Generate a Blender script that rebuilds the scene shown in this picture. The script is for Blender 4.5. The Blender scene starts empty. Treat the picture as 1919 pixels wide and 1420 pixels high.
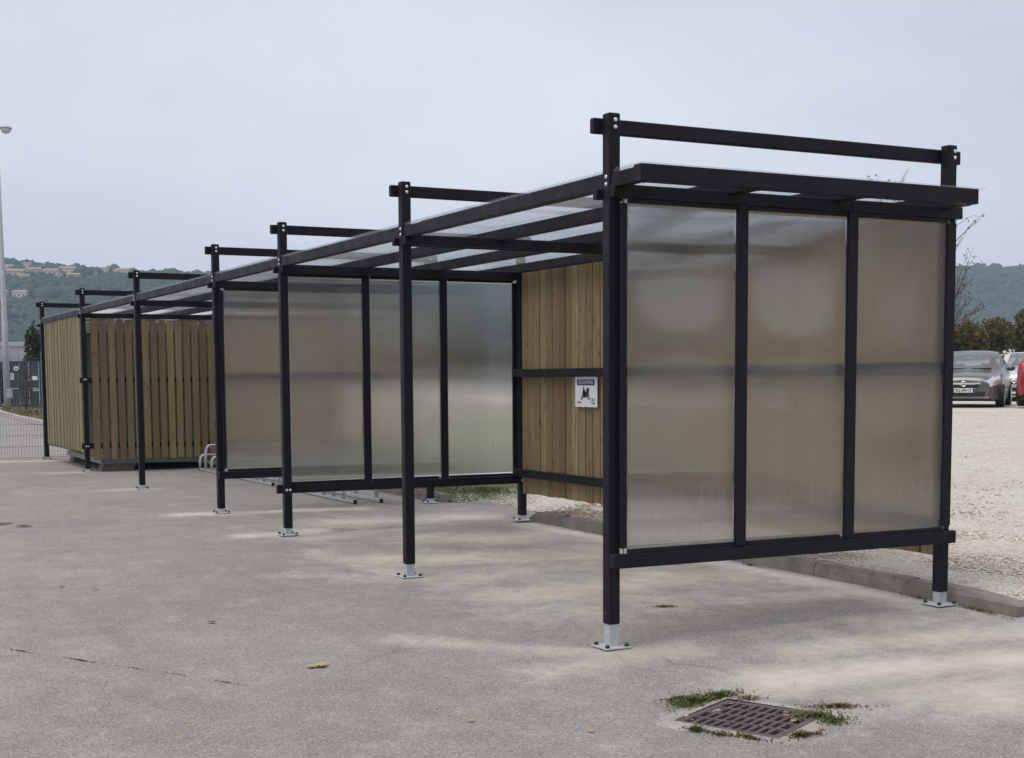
import bpy, bmesh, math, random
import numpy as np
from mathutils import Matrix, Vector, noise as mnoise

random.seed(7)
rng = np.random.default_rng(11)
R = math.radians
scene = bpy.context.scene
col = scene.collection

# ------------------------------------------------------------------ camera
cam_d = bpy.data.cameras.new("camera")
cam = bpy.data.objects.new("camera", cam_d)
col.objects.link(cam)
CAM = Vector((-4.068, -6.872, 1.551))
yaw, pit, roll = R(27.525), R(-5.138), R(-0.288)
fw = Vector((math.sin(yaw) * math.cos(pit), math.cos(yaw) * math.cos(pit), math.sin(pit)))
rt = Vector((math.cos(yaw), -math.sin(yaw), 0))
up = rt.cross(fw)
rt2 = rt * math.cos(roll) + up * math.sin(roll)
up2 = -rt * math.sin(roll) + up * math.cos(roll)
cam.matrix_world = Matrix(((rt2.x, up2.x, -fw.x, CAM.x), (rt2.y, up2.y, -fw.y, CAM.y), (rt2.z, up2.z, -fw.z, CAM.z), (0, 0, 0, 1)))
cam_d.sensor_width = 36.0
cam_d.sensor_fit = 'HORIZONTAL'
FPX = 2638.34
cam_d.lens = FPX / 1919 * 36
cam_d.shift_x = (959.5 - 999.1) / 1919
cam_d.shift_y = (946.7 - 710) / 1919
cam_d.clip_start = 0.05
cam_d.clip_end = 9000
scene.camera = cam

# ------------------------------------------------------------------ overcast sky and a soft veiled sun
SUN_ELEV, SUN_AZ = 66, 262          # azimuth clockwise from +Y
world = bpy.data.worlds.new("World")
scene.world = world
world.use_nodes = True
wn, wl = world.node_tree.nodes, world.node_tree.links
wn.clear()
sky = wn.new("ShaderNodeTexSky")
sky.sky_type = 'NISHITA'
sky.sun_disc = False
sky.sun_elevation = R(SUN_ELEV)
sky.sun_rotation = R(SUN_AZ)
sky.air_density = 1.6
sky.dust_density = 4.0
sk = wn.new("ShaderNodeVectorMath"); sk.operation = 'SCALE'; sk.inputs[3].default_value = 0.11
tc = wn.new("ShaderNodeTexCoord")
mp = wn.new("ShaderNodeMapping"); mp.inputs['Scale'].default_value = (1.2, 1.2, 3.0)
nz = wn.new("ShaderNodeTexNoise"); nz.inputs['Scale'].default_value = 1.6; nz.inputs['Detail'].default_value = 5; nz.inputs['Roughness'].default_value = 0.5
rp = wn.new("ShaderNodeValToRGB")
rp.color_ramp.elements[0].position = 0.30; rp.color_ramp.elements[0].color = (0.465, 0.484, 0.560, 1)
rp.color_ramp.elements[1].position = 0.68; rp.color_ramp.elements[1].color = (0.632, 0.650, 0.718, 1)
mx = wn.new("ShaderNodeMix"); mx.data_type = 'RGBA'; mx.inputs[0].default_value = 0.94
bg = wn.new("ShaderNodeBackground"); bg.inputs[1].default_value = 1.0
wo = wn.new("ShaderNodeOutputWorld")
wl.new(sky.outputs[0], sk.inputs[0]); wl.new(tc.outputs['Generated'], mp.inputs[0]); wl.new(mp.outputs[0], nz.inputs[0])
wl.new(nz.outputs[0], rp.inputs[0]); wl.new(sk.outputs[0], mx.inputs[6]); wl.new(rp.outputs[0], mx.inputs[7])
wl.new(mx.outputs[2], bg.inputs[0]); wl.new(bg.outputs[0], wo.inputs[0])
sun_d = bpy.data.lights.new("sun", 'SUN')
sun_d.energy = 1.5; sun_d.angle = R(38); sun_d.color = (1.0, 0.965, 0.91)
sun = bpy.data.objects.new("sun", sun_d); col.objects.link(sun)
sd = Vector((math.sin(R(SUN_AZ)) * math.cos(R(SUN_ELEV)), math.cos(R(SUN_AZ)) * math.cos(R(SUN_ELEV)), math.sin(R(SUN_ELEV))))
sun.rotation_euler = sd.to_track_quat('Z', 'Y').to_euler()
sun.location = (0, 0, 30)

vs = scene.view_settings
vs.view_transform = 'Standard'; vs.look = 'None'; vs.gamma = 1.0; vs.exposure = 0.42; vs.use_curve_mapping = False
scene.cycles.max_bounces = 8; scene.cycles.diffuse_bounces = 3; scene.cycles.glossy_bounces = 3; scene.cycles.transmission_bounces = 6; scene.cycles.use_adaptive_sampling = True; scene.cycles.adaptive_threshold = 0.02; scene.cycles.transparent_max_bounces = 24
scene.cycles.volume_bounces = 1

# ------------------------------------------------------------------ material helpers
def mat(name):
    m = bpy.data.materials.new(name); m.use_nodes = True
    nt = m.node_tree; b = nt.nodes["Principled BSDF"]
    return m, nt, b
class NT:
    def __init__(s, nt): s.nt = nt
    def n(s, t, **kw):
        x = s.nt.nodes.new(t)
        for k, v in kw.items(): setattr(x, k, v)
        return x
    def l(s, a, b): s.nt.links.new(a, b)
    def coord(s, kind='Object', scale=(1, 1, 1)):
        c = s.n("ShaderNodeTexCoord"); m = s.n("ShaderNodeMapping"); m.inputs['Scale'].default_value = scale
        s.l(c.outputs[kind], m.inputs[0]); return m.outputs[0]
    def noise(s, vec, scale, detail=4, rough=0.55):
        x = s.n("ShaderNodeTexNoise"); x.inputs['Scale'].default_value = scale; x.inputs['Detail'].default_value = detail; x.inputs['Roughness'].default_value = rough
        s.l(vec, x.inputs['Vector']); return x.outputs['Fac']
    def voro(s, vec, scale, out='Distance', feature='F1'):
        x = s.n("ShaderNodeTexVoronoi"); x.feature = feature; x.inputs['Scale'].default_value = scale
        s.l(vec, x.inputs['Vector']); return x.outputs[out]
    def ramp(s, f, stops):
        x = s.n("ShaderNodeValToRGB"); e = x.color_ramp.elements
        while len(e) < len(stops): e.new(0.5)
        for i, (p, c) in enumerate(stops):
            e[i].position = p; e[i].color = (c, c, c, 1) if isinstance(c, (int, float)) else (*c, 1)
        s.l(f, x.inputs[0]); return x.outputs[0]
    def mix(s, f, a, b, mode='MIX'):
        x = s.n("ShaderNodeMix"); x.data_type = 'RGBA'; x.blend_type = mode
        for v, k in ((f, 0), (a, 6), (b, 7)):
            if isinstance(v, (int, float)): x.inputs[k].default_value = v if k == 0 else (v, v, v, 1)
            elif isinstance(v, tuple): x.inputs[k].default_value = (*v, 1)
            else: s.l(v, x.inputs[k])
        return x.outputs[2]
    def math(s, op, a, b=0.0, clamp=False):
        x = s.n("ShaderNodeMath", operation=op); x.use_clamp = clamp
        for v, k in ((a, 0), (b, 1)):
            if isinstance(v, (int, float)): x.inputs[k].default_value = v
            else: s.l(v, x.inputs[k])
        return x.outputs[0]
    def attr(s, name):
        x = s.n("ShaderNodeAttribute"); x.attribute_name = name; return x.outputs['Fac']
    def rnd(s): return s.n("ShaderNodeObjectInfo").outputs['Random']
    def bump(s, b, h, strength, dist):
        x = s.n("ShaderNodeBump"); x.inputs['Strength'].default_value = strength; x.inputs['Distance'].default_value = dist
        s.l(h, x.inputs['Height']); s.l(x.outputs[0], b.inputs['Normal'])

def plain(name, c, rough=0.6, metal=0.0, var=0.12, scale=6.0, bump=0.0):
    m, nt, b = mat(name); t = NT(nt)
    v = t.coord()
    f = t.noise(v, scale, 5)
    lo = tuple(x * (1 - var) for x in c); hi = tuple(min(1, x * (1 + var)) for x in c)
    t.l(t.ramp(f, [(0.3, lo), (0.7, hi)]), b.inputs['Base Color'])
    b.inputs['Roughness'].default_value = rough; b.inputs['Metallic'].default_value = metal
    if bump: t.bump(b, t.noise(v, scale * 6, 4), 0.5, bump)
    return m

M = {}
def black_timber(name, base):
    m, nt, b = mat(name); t = NT(nt)
    v = t.coord('Object', (40, 40, 2.2)); f = t.noise(v, 2.0, 5)
    v2 = t.coord('Object', (3, 3, 3)); f2 = t.noise(v2, 2.0, 3)
    c1 = t.ramp(f, [(0.3, tuple(x * 0.75 for x in base)), (0.75, tuple(x * 1.45 for x in base))])
    c1 = t.mix(t.math('MULTIPLY', f2, 0.35), c1, tuple(x * 1.7 for x in base))
    sc1 = t.ramp(t.noise(t.coord('Object', (9, 9, 1.1)), 2.0, 6, 0.7), [(0.55, 0.0), (0.78, 0.30)])
    sc2 = t.ramp(t.noise(t.coord('Object', (60, 60, 14)), 1.0, 3, 0.6), [(0.68, 0.0), (0.76, 0.35)])
    t.l(t.mix(t.math('MAXIMUM', sc1, sc2), c1, (0.050, 0.046, 0.045)), b.inputs['Base Color'])
    t.l(t.ramp(f2, [(0.3, 0.42), (0.7, 0.62)]), b.inputs['Roughness'])
    t.bump(b, f, 0.35, 0.0015); b.inputs['Specular IOR Level'].default_value = 0.18
    return m
M['black'] = black_timber('black_stained_timber', (0.0105, 0.0092, 0.0135))
M['splice'] = black_timber('black_joint_timber', (0.0045, 0.004, 0.0055))

m, nt, b = mat('galvanised_steel'); t = NT(nt); v = t.coord()
f = t.noise(v, 9, 6, 0.7); s_ = t.voro(v, 70, 'Color')
t.l(t.mix(0.04, t.ramp(f, [(0.25, (0.40, 0.42, 0.43)), (0.75, (0.60, 0.62, 0.63))]), s_), b.inputs['Base Color'])
b.inputs['Metallic'].default_value = 0.35; b.inputs['Roughness'].default_value = 0.48
M['galv'] = m
M['bolt'] = plain('zinc_bolt', (0.75, 0.75, 0.75), 0.35, 0.5)
M['cap'] = plain('black_rubber_cap', (0.012, 0.012, 0.012), 0.5)
M['alu'] = plain('grey_trim', (0.78, 0.78, 0.79), 0.45, 0.0)

def pine(name, stops):
    m, nt, b = mat(name); t = NT(nt)
    r = t.rnd()
    base = t.ramp(r, stops)
    oi = t.n("ShaderNodeObjectInfo")
    tcn = t.n("ShaderNodeTexCoord")
    off = t.n("ShaderNodeVectorMath", operation='MULTIPLY_ADD'); off.inputs[1].default_value = (1, 1, 1)
    t.l(tcn.outputs['Object'], off.inputs[0])
    sc_ = t.n("ShaderNodeVectorMath", operation='SCALE'); sc_.inputs[0].default_value = (31, 17, 53); t.l(r, sc_.inputs[3])
    t.l(sc_.outputs[0], off.inputs[2])
    mg = t.n("ShaderNodeMapping"); mg.inputs['Scale'].default_value = (16, 16, 0.7); t.l(off.outputs[0], mg.inputs[0])
    g = t.n("ShaderNodeTexNoise"); g.inputs['Scale'].default_value = 3; g.inputs['Detail'].default_value = 6; g.inputs['Distortion'].default_value = 0.6
    t.l(mg.outputs[0], g.inputs[0])
    mk = t.n("ShaderNodeMapping"); mk.inputs['Scale'].default_value = (13, 13, 4.2); t.l(off.outputs[0], mk.inputs[0])
    k = t.voro(mk.outputs[0], 1.0)
    knot = t.ramp(k, [(0.08, 1.0), (0.20, 0.0)])
    mb = t.n("ShaderNodeMapping"); mb.inputs['Scale'].default_value = (1.5, 1.5, 0.9); t.l(off.outputs[0], mb.inputs[0])
    blot = t.noise(mb.outputs[0], 1.4, 3)
    c = t.mix(t.ramp(g.outputs[0], [(0.3, 0.70), (0.75, 0.10)]), base, (0.10, 0.072, 0.034))
    c = t.mix(t.math('MULTIPLY', t.ramp(blot, [(0.45, 0.0), (0.7, 1.0)]), 0.22), c, (0.20, 0.19, 0.085))
    c = t.mix(t.math('MULTIPLY', knot, 0.75), c, (0.045, 0.028, 0.014))
    t.l(c, b.inputs['Base Color']); b.inputs['Roughness'].default_value = 0.72
    t.bump(b, g.outputs[0], 0.4, 0.002)
    return m
M['pine'] = pine('treated_pine', [(0.0, (0.36, 0.285, 0.140)), (0.16, (0.175, 0.112, 0.060)), (0.32, (0.30, 0.218, 0.112)), (0.48, (0.42, 0.345, 0.170)), (0.64, (0.24, 0.162, 0.084)), (0.82, (0.335, 0.25, 0.125)), (1.0, (0.205, 0.124, 0.068))])
M['pine_green'] = pine('fresh_treated_pine', [(0.0, (0.30, 0.265, 0.135)), (0.3, (0.23, 0.20, 0.095)), (0.6, (0.33, 0.295, 0.155)), (0.8, (0.25, 0.225, 0.11)), (1.0, (0.29, 0.245, 0.125))])

# fluted polycarbonate: clear ribbed slab with a milky share
m, nt, b = mat('fluted_polycarbonate'); t = NT(nt)
co = t.n("ShaderNodeTexCoord"); sx = t.n("ShaderNodeSeparateXYZ"); t.l(co.outputs['Object'], sx.inputs[0])
wv = t.math('SINE', t.math('MULTIPLY', sx.outputs[0], 2 * math.pi / 0.0055))
vv = t.coord('Object', (38, 1, 0.35)); st = t.noise(vv, 1.0, 5, 0.65)
hh = t.math('ADD', wv, t.math('MULTIPLY', st, 1.6))
b.inputs['Base Color'].default_value = (0.985, 0.985, 0.975, 1)
b.inputs['Transmission Weight'].default_value = 1.0
b.inputs['Roughness'].default_value = 0.035; b.inputs['IOR'].default_value = 1.585; b.inputs['Specular IOR Level'].default_value = 1.0
t.bump(b, hh, 0.5, 0.00050)
tr = t.n("ShaderNodeBsdfTranslucent"); tr.inputs[0].default_value = (0.80, 0.79, 0.75, 1)
df = t.n("ShaderNodeBsdfDiffuse"); df.inputs[0].default_value = (0.50, 0.48, 0.44, 1)
m1 = t.n("ShaderNodeMixShader"); m1.inputs[0].default_value = 0.5; t.l(tr.outputs[0], m1.inputs[1]); t.l(df.outputs[0], m1.inputs[2])
v3 = t.coord('Object', (1.3, 1, 0.9)); bl = t.noise(v3, 2.2, 4, 0.6)
v4 = t.coord('Object', (70, 1, 5)); scr = t.ramp(t.noise(v4, 1.0, 3, 0.5), [(0.66, 0.0), (0.74, 1.0)])
lowd = t.math('MULTIPLY', t.math('MULTIPLY', t.ramp(t.math('ADD', t.math('MULTIPLY', sx.outputs[2], -1.0), t.math('MULTIPLY', st, 0.5)), [(0.95, 0.0), (1.40, 1.0)]), 1.0), 0.09)
fac = t.math('ADD', t.math('ADD', t.ramp(bl, [(0.3, 0.02), (0.75, 0.07)]), t.math('MULTIPLY', t.ramp(st, [(0.45, 0.0), (0.75, 1.0)]), 0.05)), t.math('ADD', t.math('MULTIPLY', scr, 0.07), lowd))
m2 = t.n("ShaderNodeMixShader"); t.l(fac, m2.inputs[0]); t.l(b.outputs[0], m2.inputs[1]); t.l(m1.outputs[0], m2.inputs[2])
t.l(m2.outputs[0], nt.nodes['Material Output'].inputs[0])
M['pane'] = m

m, nt, b = mat('clear_corrugated_roofing'); t = NT(nt)
tp = t.n("ShaderNodeBsdfTransparent"); tp.inputs[0].default_value = (0.96, 0.97, 0.98, 1)
tr = t.n("ShaderNodeBsdfTranslucent"); tr.inputs[0].default_value = (0.75, 0.77, 0.80, 1)
gl = t.n("ShaderNodeBsdfGlossy"); gl.inputs['Roughness'].default_value = 0.15; gl.inputs[0].default_value = (0.8, 0.8, 0.82, 1)
lw = t.n("ShaderNodeLayerWeight"); lw.inputs[0].default_value = 0.22
a1 = t.n("ShaderNodeMixShader"); a1.inputs[0].default_value = 0.08; t.l(tp.outputs[0], a1.inputs[1]); t.l(tr.outputs[0], a1.inputs[2])
a2 = t.n("ShaderNodeMixShader"); t.l(t.math('MULTIPLY', lw.outputs['Fresnel'], 0.17), a2.inputs[0]); t.l(a1.outputs[0], a2.inputs[1]); t.l(gl.outputs[0], a2.inputs[2])
t.l(a2.outputs[0], nt.nodes['Material Output'].inputs[0])
M['roofing'] = m

# asphalt with pale sand driven over it (attribute 'dust' holds where the sand lies)
m, nt, b = mat('worn_asphalt'); t = NT(nt)
v = t.coord('Object'); ge = t.n("ShaderNodeNewGeometry").outputs['Position']
st1 = t.voro(ge, 150, 'Color'); bwn = t.n("ShaderNodeRGBToBW"); t.l(st1, bwn.inputs[0])
stone = t.ramp(bwn.outputs[0], [(0.18, (0.160, 0.146, 0.132)), (0.48, (0.258, 0.238, 0.217)), (0.68, (0.298, 0.275, 0.251)), (0.86, (0.47, 0.44, 0.40))])
fine = t.noise(ge, 240, 2)
stone = t.mix(0.25, stone, t.ramp(fine, [(0.3, (0.13, 0.122, 0.114)), (0.7, (0.36, 0.337, 0.314))]))
big = t.noise(ge, 0.55, 3, 0.6); mid = t.noise(ge, 3.2, 4, 0.65)
tone = t.mix(0.55, t.ramp(big, [(0.3, 0.74), (0.7, 1.18)]), t.ramp(mid, [(0.3, 0.80), (0.7, 1.14)]))
asph = t.mix(1.0, stone, tone, 'MULTIPLY')
du = t.attr('dust')
gr = t.noise(ge, 9, 4, 0.7)
dm = t.math('ADD', du, t.math('MULTIPLY', t.math('SUBTRACT', gr, 0.5), 0.7))
dm = t.math('ADD', dm, t.math('MULTIPLY', t.math('SUBTRACT', mid, 0.5), 0.6))
fg = fine; dm = t.math('ADD', dm, t.math('MULTIPLY', t.math('SUBTRACT', fg, 0.5), 0.5))
dmask = t.ramp(dm, [(0.05, 0.0), (0.82, 0.94)])
sandc = t.mix(t.noise(ge, 60, 4, 0.7), (0.49, 0.44, 0.365), (0.70, 0.645, 0.555))
sandc = t.mix(t.ramp(t.noise(ge, 1.7, 4), [(0.4, 0.0), (0.7, 0.6)]), sandc, (0.40, 0.345, 0.275))
cr = t.n("ShaderNodeTexVoronoi"); cr.feature = 'DISTANCE_TO_EDGE'; cr.inputs['Scale'].default_value = 0.32
wob = t.n("ShaderNodeVectorMath", operation='ADD'); nn = t.n("ShaderNodeTexNoise"); nn.inputs['Scale'].default_value = 1.3; nn.inputs['Detail'].default_value = 3
t.l(ge, nn.inputs[0]); t.l(ge, wob.inputs[0]); t.l(nn.outputs['Color'], wob.inputs[1]); t.l(wob.outputs[0], cr.inputs[0])
crack = t.math('MULTIPLY', t.ramp(cr.outputs[0], [(0.001, 1.0), (0.005, 0.0)]), t.ramp(t.noise(ge, 0.8, 3), [(0.55, 0.0), (0.66, 0.45)]))
spots = t.ramp(t.noise(ge, 0.9, 2, 0.4), [(0.66, 0.0), (0.72, 1.0)])
asph = t.mix(t.math('MULTIPLY', spots, t.math('MULTIPLY', gr, 0.55)), asph, (0.12, 0.108, 0.10))
tyv = t.n("ShaderNodeMapping"); tyv.inputs['Rotation'].default_value = (0, 0, 0.9); tyv.inputs['Scale'].default_value = (3.4, 0.16, 1); t.l(ge, tyv.inputs[0])
tyre = t.ramp(t.noise(tyv.outputs[0], 1.0, 4, 0.6), [(0.60, 0.0), (0.80, 0.35)])
asph = t.mix(tyre, asph, (0.165, 0.150, 0.138))
asph = t.mix(crack, asph, (0.05, 0.048, 0.045))
t.l(t.mix(dmask, asph, sandc), b.inputs['Base Color'])
b.inputs['Roughness'].default_value = 0.9
t.bump(b, t.math('ADD', bwn.outputs[0], fine), 0.45, 0.004)
M['asphalt'] = m

m, nt, b = mat('crushed_limestone_gravel'); t = NT(nt)
ge = t.n("ShaderNodeNewGeometry").outputs['Position']
st1 = t.voro(ge, 34, 'Color'); bwn = t.n("ShaderNodeRGBToBW"); t.l(st1, bwn.inputs[0])
c = t.ramp(bwn.outputs[0], [(0.15, (0.36, 0.32, 0.265)), (0.5, (0.555, 0.51, 0.435)), (0.85, (0.72, 0.68, 0.61))])
c = t.mix(0.45, c, t.ramp(t.noise(ge, 0.45, 5), [(0.3, (0.50, 0.445, 0.36)), (0.7, (0.66, 0.62, 0.555))]))
c = t.mix(t.ramp(t.noise(ge, 2.4, 5, 0.7), [(0.56, 0.0), (0.8, 0.55)]), c, (0.25, 0.21, 0.16))
gm = t.math('ADD', t.attr('grass'), t.math('MULTIPLY', t.math('SUBTRACT', t.noise(ge, 1.8, 6, 0.7), 0.5), 1.1))
c = t.mix(t.ramp(gm, [(0.45, 0.0), (0.7, 0.9)]), c, t.mix(t.noise(ge, 14, 5), (0.045, 0.085, 0.016), (0.105, 0.135, 0.034)))
t.l(c, b.inputs['Base Color']); b.inputs['Roughness'].default_value = 0.95
t.bump(b, t.math('ADD', t.voro(ge, 34), t.noise(ge, 70, 3)), 0.8, 0.02)
M['gravel'] = m
M['stone'] = plain('limestone_chip', (0.58, 0.525, 0.435), 0.9, 0, 0.35, 1.4)
m, nt, b = mat('old_kerb_concrete'); t = NT(nt); ge = t.n("ShaderNodeNewGeometry").outputs['Position']
c = t.ramp(t.noise(ge, 5, 6, 0.65), [(0.3, (0.15, 0.128, 0.108)), (0.7, (0.29, 0.265, 0.235))])
c = t.mix(t.ramp(t.noise(ge, 1.6, 4), [(0.5, 0.0), (0.75, 0.6)]), c, (0.21, 0.155, 0.115))
t.l(c, b.inputs['Base Color']); b.inputs['Roughness'].default_value = 0.92; t.bump(b, t.noise(ge, 45, 5), 0.6, 0.006)
M['kerb'] = m
M['pale_concrete'] = plain('pale_concrete', (0.42, 0.40, 0.37), 0.9, 0, 0.15, 2, 0.004)
M['iron'] = plain('rusty_cast_iron', (0.115, 0.095, 0.092), 0.7, 0.2, 0.3, 14, 0.002)
M['dark'] = plain('dark_pit', (0.012, 0.011, 0.010), 0.95)

def foliage(name, stops, scale=0.6, trans=0.25):
    m, nt, b = mat(name); t = NT(nt); ge = t.n("ShaderNodeNewGeometry").outputs['Position']
    f = t.mix(0.5, t.noise(ge, scale, 4), t.noise(ge, scale * 14, 3))
    t.l(t.ramp(f, stops), b.inputs['Base Color']); b.inputs['Roughness'].default_value = 0.75
    b.inputs['Specular IOR Level'].default_value = 0.25
    tl = t.n("ShaderNodeBsdfTranslucent"); t.l(t.ramp(f, stops), tl.inputs[0])
    ms = t.n("ShaderNodeMixShader"); ms.inputs[0].default_value = trans
    t.l(b.outputs[0], ms.inputs[1]); t.l(tl.outputs[0], ms.inputs[2]); t.l(ms.outputs[0], nt.nodes['Material Output'].inputs[0])
    return m
M['grass'] = foliage('weedy_grass', [(0.25, (0.065, 0.085, 0.028)), (0.5, (0.125, 0.14, 0.052)), (0.7, (0.24, 0.20, 0.10))], 6.0)
M['dry'] = foliage('dry_weeds', [(0.3, (0.12, 0.085, 0.045)), (0.7, (0.24, 0.18, 0.10))], 3.0)
M['shrub'] = foliage('autumn_scrub', [(0.30, (0.030, 0.040, 0.016)), (0.46, (0.080, 0.086, 0.034)), (0.58, (0.165, 0.115, 0.048)), (0.74, (0.26, 0.175, 0.07))], 0.30)
M['evergreen'] = foliage('dark_evergreen', [(0.3, (0.012, 0.022, 0.008)), (0.7, (0.05, 0.065, 0.025))], 0.8)
M['cypress'] = foliage('brownish_cypress', [(0.3, (0.03, 0.045, 0.02)), (0.7, (0.13, 0.10, 0.05))], 1.2)
M['hill'] = foliage('pine_wood', [(0.32, (0.012, 0.026, 0.014)), (0.52, (0.028, 0.045, 0.022)), (0.68, (0.055, 0.062, 0.028))], 0.02, 0.0)
M['hillground'] = foliage('scrubby_hillside', [(0.3, (0.025, 0.038, 0.018)), (0.62, (0.06, 0.06, 0.03)), (0.8, (0.13, 0.095, 0.06))], 0.012, 0.0)
M['twig'] = plain('bare_twig', (0.075, 0.062, 0.05), 0.85, 0, 0.25, 5)
M['leaf_tan'] = foliage('tan_dead_leaf', [(0.3, (0.42, 0.29, 0.12)), (0.7, (0.56, 0.42, 0.20))], 20, 0.1)
M['leaf_brown'] = foliage('brown_dead_leaf', [(0.3, (0.14, 0.07, 0.045)), (0.7, (0.22, 0.11, 0.07))], 20, 0.1)
M['leaf_orange'] = foliage('orange_dead_leaf', [(0.3, (0.38, 0.17, 0.07)), (0.7, (0.5, 0.26, 0.11))], 20, 0.1)
M['grey_steel'] = plain('grey_painted_steel', (0.36, 0.345, 0.31), 0.6, 0, 0.12, 2.0)
M['grey_frame'] = plain('weathered_grey_frame', (0.26, 0.265, 0.26), 0.6, 0, 0.2, 3.0)
M['cream'] = plain('pale_louvre', (0.80, 0.76, 0.68), 0.6)
M['wood_block'] = plain('grey_brown_wood_block', (0.22, 0.175, 0.14), 0.85, 0, 0.25, 8)
M['wire'] = plain('grey_green_wire', (0.16, 0.18, 0.18), 0.5, 0.3)
M['pole'] = plain('pale_grey_pole', (0.46, 0.48, 0.51), 0.5, 0.1)
M['lampglass'] = plain('lamp_glass', (0.62, 0.60, 0.58), 0.25)
M['container'] = plain('dark_blue_container', (0.028, 0.038, 0.050), 0.55, 0, 0.25, 1.5)
M['container2'] = plain('dull_violet_container', (0.085, 0.085, 0.125), 0.55, 0, 0.25, 1.5)
M['white'] = plain('white_print', (0.74, 0.75, 0.77), 0.5, 0, 0.04)
M['red_print'] = plain('red_print', (0.50, 0.06, 0.06), 0.5)
M['faded_red'] = plain('faded_red_print', (0.62, 0.26, 0.27), 0.5)
M['blue_print'] = plain('navy_print', (0.012, 0.018, 0.13), 0.5)
M['ink'] = plain('black_print', (0.02, 0.02, 0.025), 0.5)
M['grey_ink'] = plain('grey_print', (0.16, 0.16, 0.18), 0.5)
M['shed_grey'] = plain('pale_grey_cladding', (0.34, 0.35, 0.37), 0.6, 0, 0.06, 0.6)
M['plaster'] = plain('cream_plaster', (0.58, 0.53, 0.46), 0.85)
M['plaster2'] = plain('pink_plaster', (0.52, 0.42, 0.35), 0.85)
M['tile'] = plain('terracotta_tile', (0.30, 0.19, 0.14), 0.85, 0, 0.2, 0.6)
M['window'] = plain('dark_window', (0.03, 0.035, 0.045), 0.2)

# ------------------------------------------------------------------ geometry helpers
def link(name, me, parent=None, material=None):
    o = bpy.data.objects.new(name, me); col.objects.link(o)
    if material is not None and me is not None and len(me.materials) == 0: me.materials.append(M[material] if isinstance(material, str) else material)
    if parent is not None: o.parent = parent
    return o
def empty(name, loc=(0, 0, 0), rotz=0.0):
    o = bpy.data.objects.new(name, None); o.location = loc; o.rotation_euler = (0, 0, rotz); o.empty_display_size = 0.2
    col.objects.link(o); return o
def tag(o, label=None, cat=None, group=None, kind=None):
    if label: o['label'] = label
    if cat: o['category'] = cat
    if group: o['group'] = group
    if kind: o['kind'] = kind
    return o
def mesh(name, V, F, smooth=False):
    me = bpy.data.meshes.new(name); me.from_pydata([tuple(map(float, v)) for v in V], [], [tuple(map(int, f)) for f in F]); me.update()
    if smooth: me.polygons.foreach_set('use_smooth', [True] * len(me.polygons))
    return me
def fast_mesh(name, V, F, smooth=False):
    V = np.asarray(V, dtype=np.float32); F = np.asarray(F, dtype=np.int32)
    me = bpy.data.meshes.new(name); k = F.shape[1]
    me.vertices.add(len(V)); me.vertices.foreach_set('co', V.ravel())
    me.loops.add(F.size); me.loops.foreach_set('vertex_index', F.ravel())
    me.polygons.add(len(F)); me.polygons.foreach_set('loop_start', np.arange(0, F.size, k, dtype=np.int32))
    me.polygons.foreach_set('loop_total', np.full(len(F), k, dtype=np.int32))
    if smooth: me.polygons.foreach_set('use_smooth', np.ones(len(F), dtype=bool))
    me.update(calc_edges=True); me.validate(); return me
def bm_box(bm, x0, x1, y0, y1, z0, z1, mtx=None):
    vs_ = [bm.verts.new((x, y, z)) for z in (z0, z1) for y in (y0, y1) for x in (x0, x1)]
    for f in ((0, 2, 3, 1), (4, 5, 7, 6), (0, 1, 5, 4), (2, 6, 7, 3), (0, 4, 6, 2), (1, 3, 7, 5)): bm.faces.new([vs_[i] for i in f])
    if mtx is not None:
        for v_ in vs_: v_.co = mtx @ v_.co
    return vs_
def bm_done(bm, name, smooth=False):
    bmesh.ops.recalc_face_normals(bm, faces=bm.faces)
    me = bpy.data.meshes.new(name); bm.to_mesh(me); bm.free()
    if smooth: me.polygons.foreach_set('use_smooth', [True] * len(me.polygons))
    return me
def bm_tube(bm, pts, rad, seg=8, cap=True):
    pts = [Vector(p) for p in pts]; rings = []
    n = len(pts); rads = rad if isinstance(rad, (list, tuple)) else [rad] * n
    prev = None
    for i, p in enumerate(pts):
        d = (pts[min(i + 1, n - 1)] - pts[max(i - 1, 0)]).normalized()
        a = prev if prev is not None else (Vector((0, 0, 1)) if abs(d.z) < 0.9 else Vector((1, 0, 0)))
        s = (a - d * a.dot(d)).normalized(); prev = s; t_ = d.cross(s)
        rings.append([bm.verts.new(p + (s * math.cos(2 * math.pi * k / seg) + t_ * math.sin(2 * math.pi * k / seg)) * rads[i]) for k in range(seg)])
    for i in range(n - 1):
        for k in range(seg): bm.faces.new((rings[i][k], rings[i][(k + 1) % seg], rings[i + 1][(k + 1) % seg], rings[i + 1][k]))
    if cap: bm.faces.new(rings[0][::-1]); bm.faces.new(rings[-1])
STICK = {}
WM = {}
def setm(o, m):                 # place o by its world matrix under an already placed parent
    WM[o.name] = m.copy()
    pm = WM.get(o.parent.name) if o.parent is not None else None
    o.matrix_basis = pm.inverted() @ m if pm is not None else m
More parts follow.
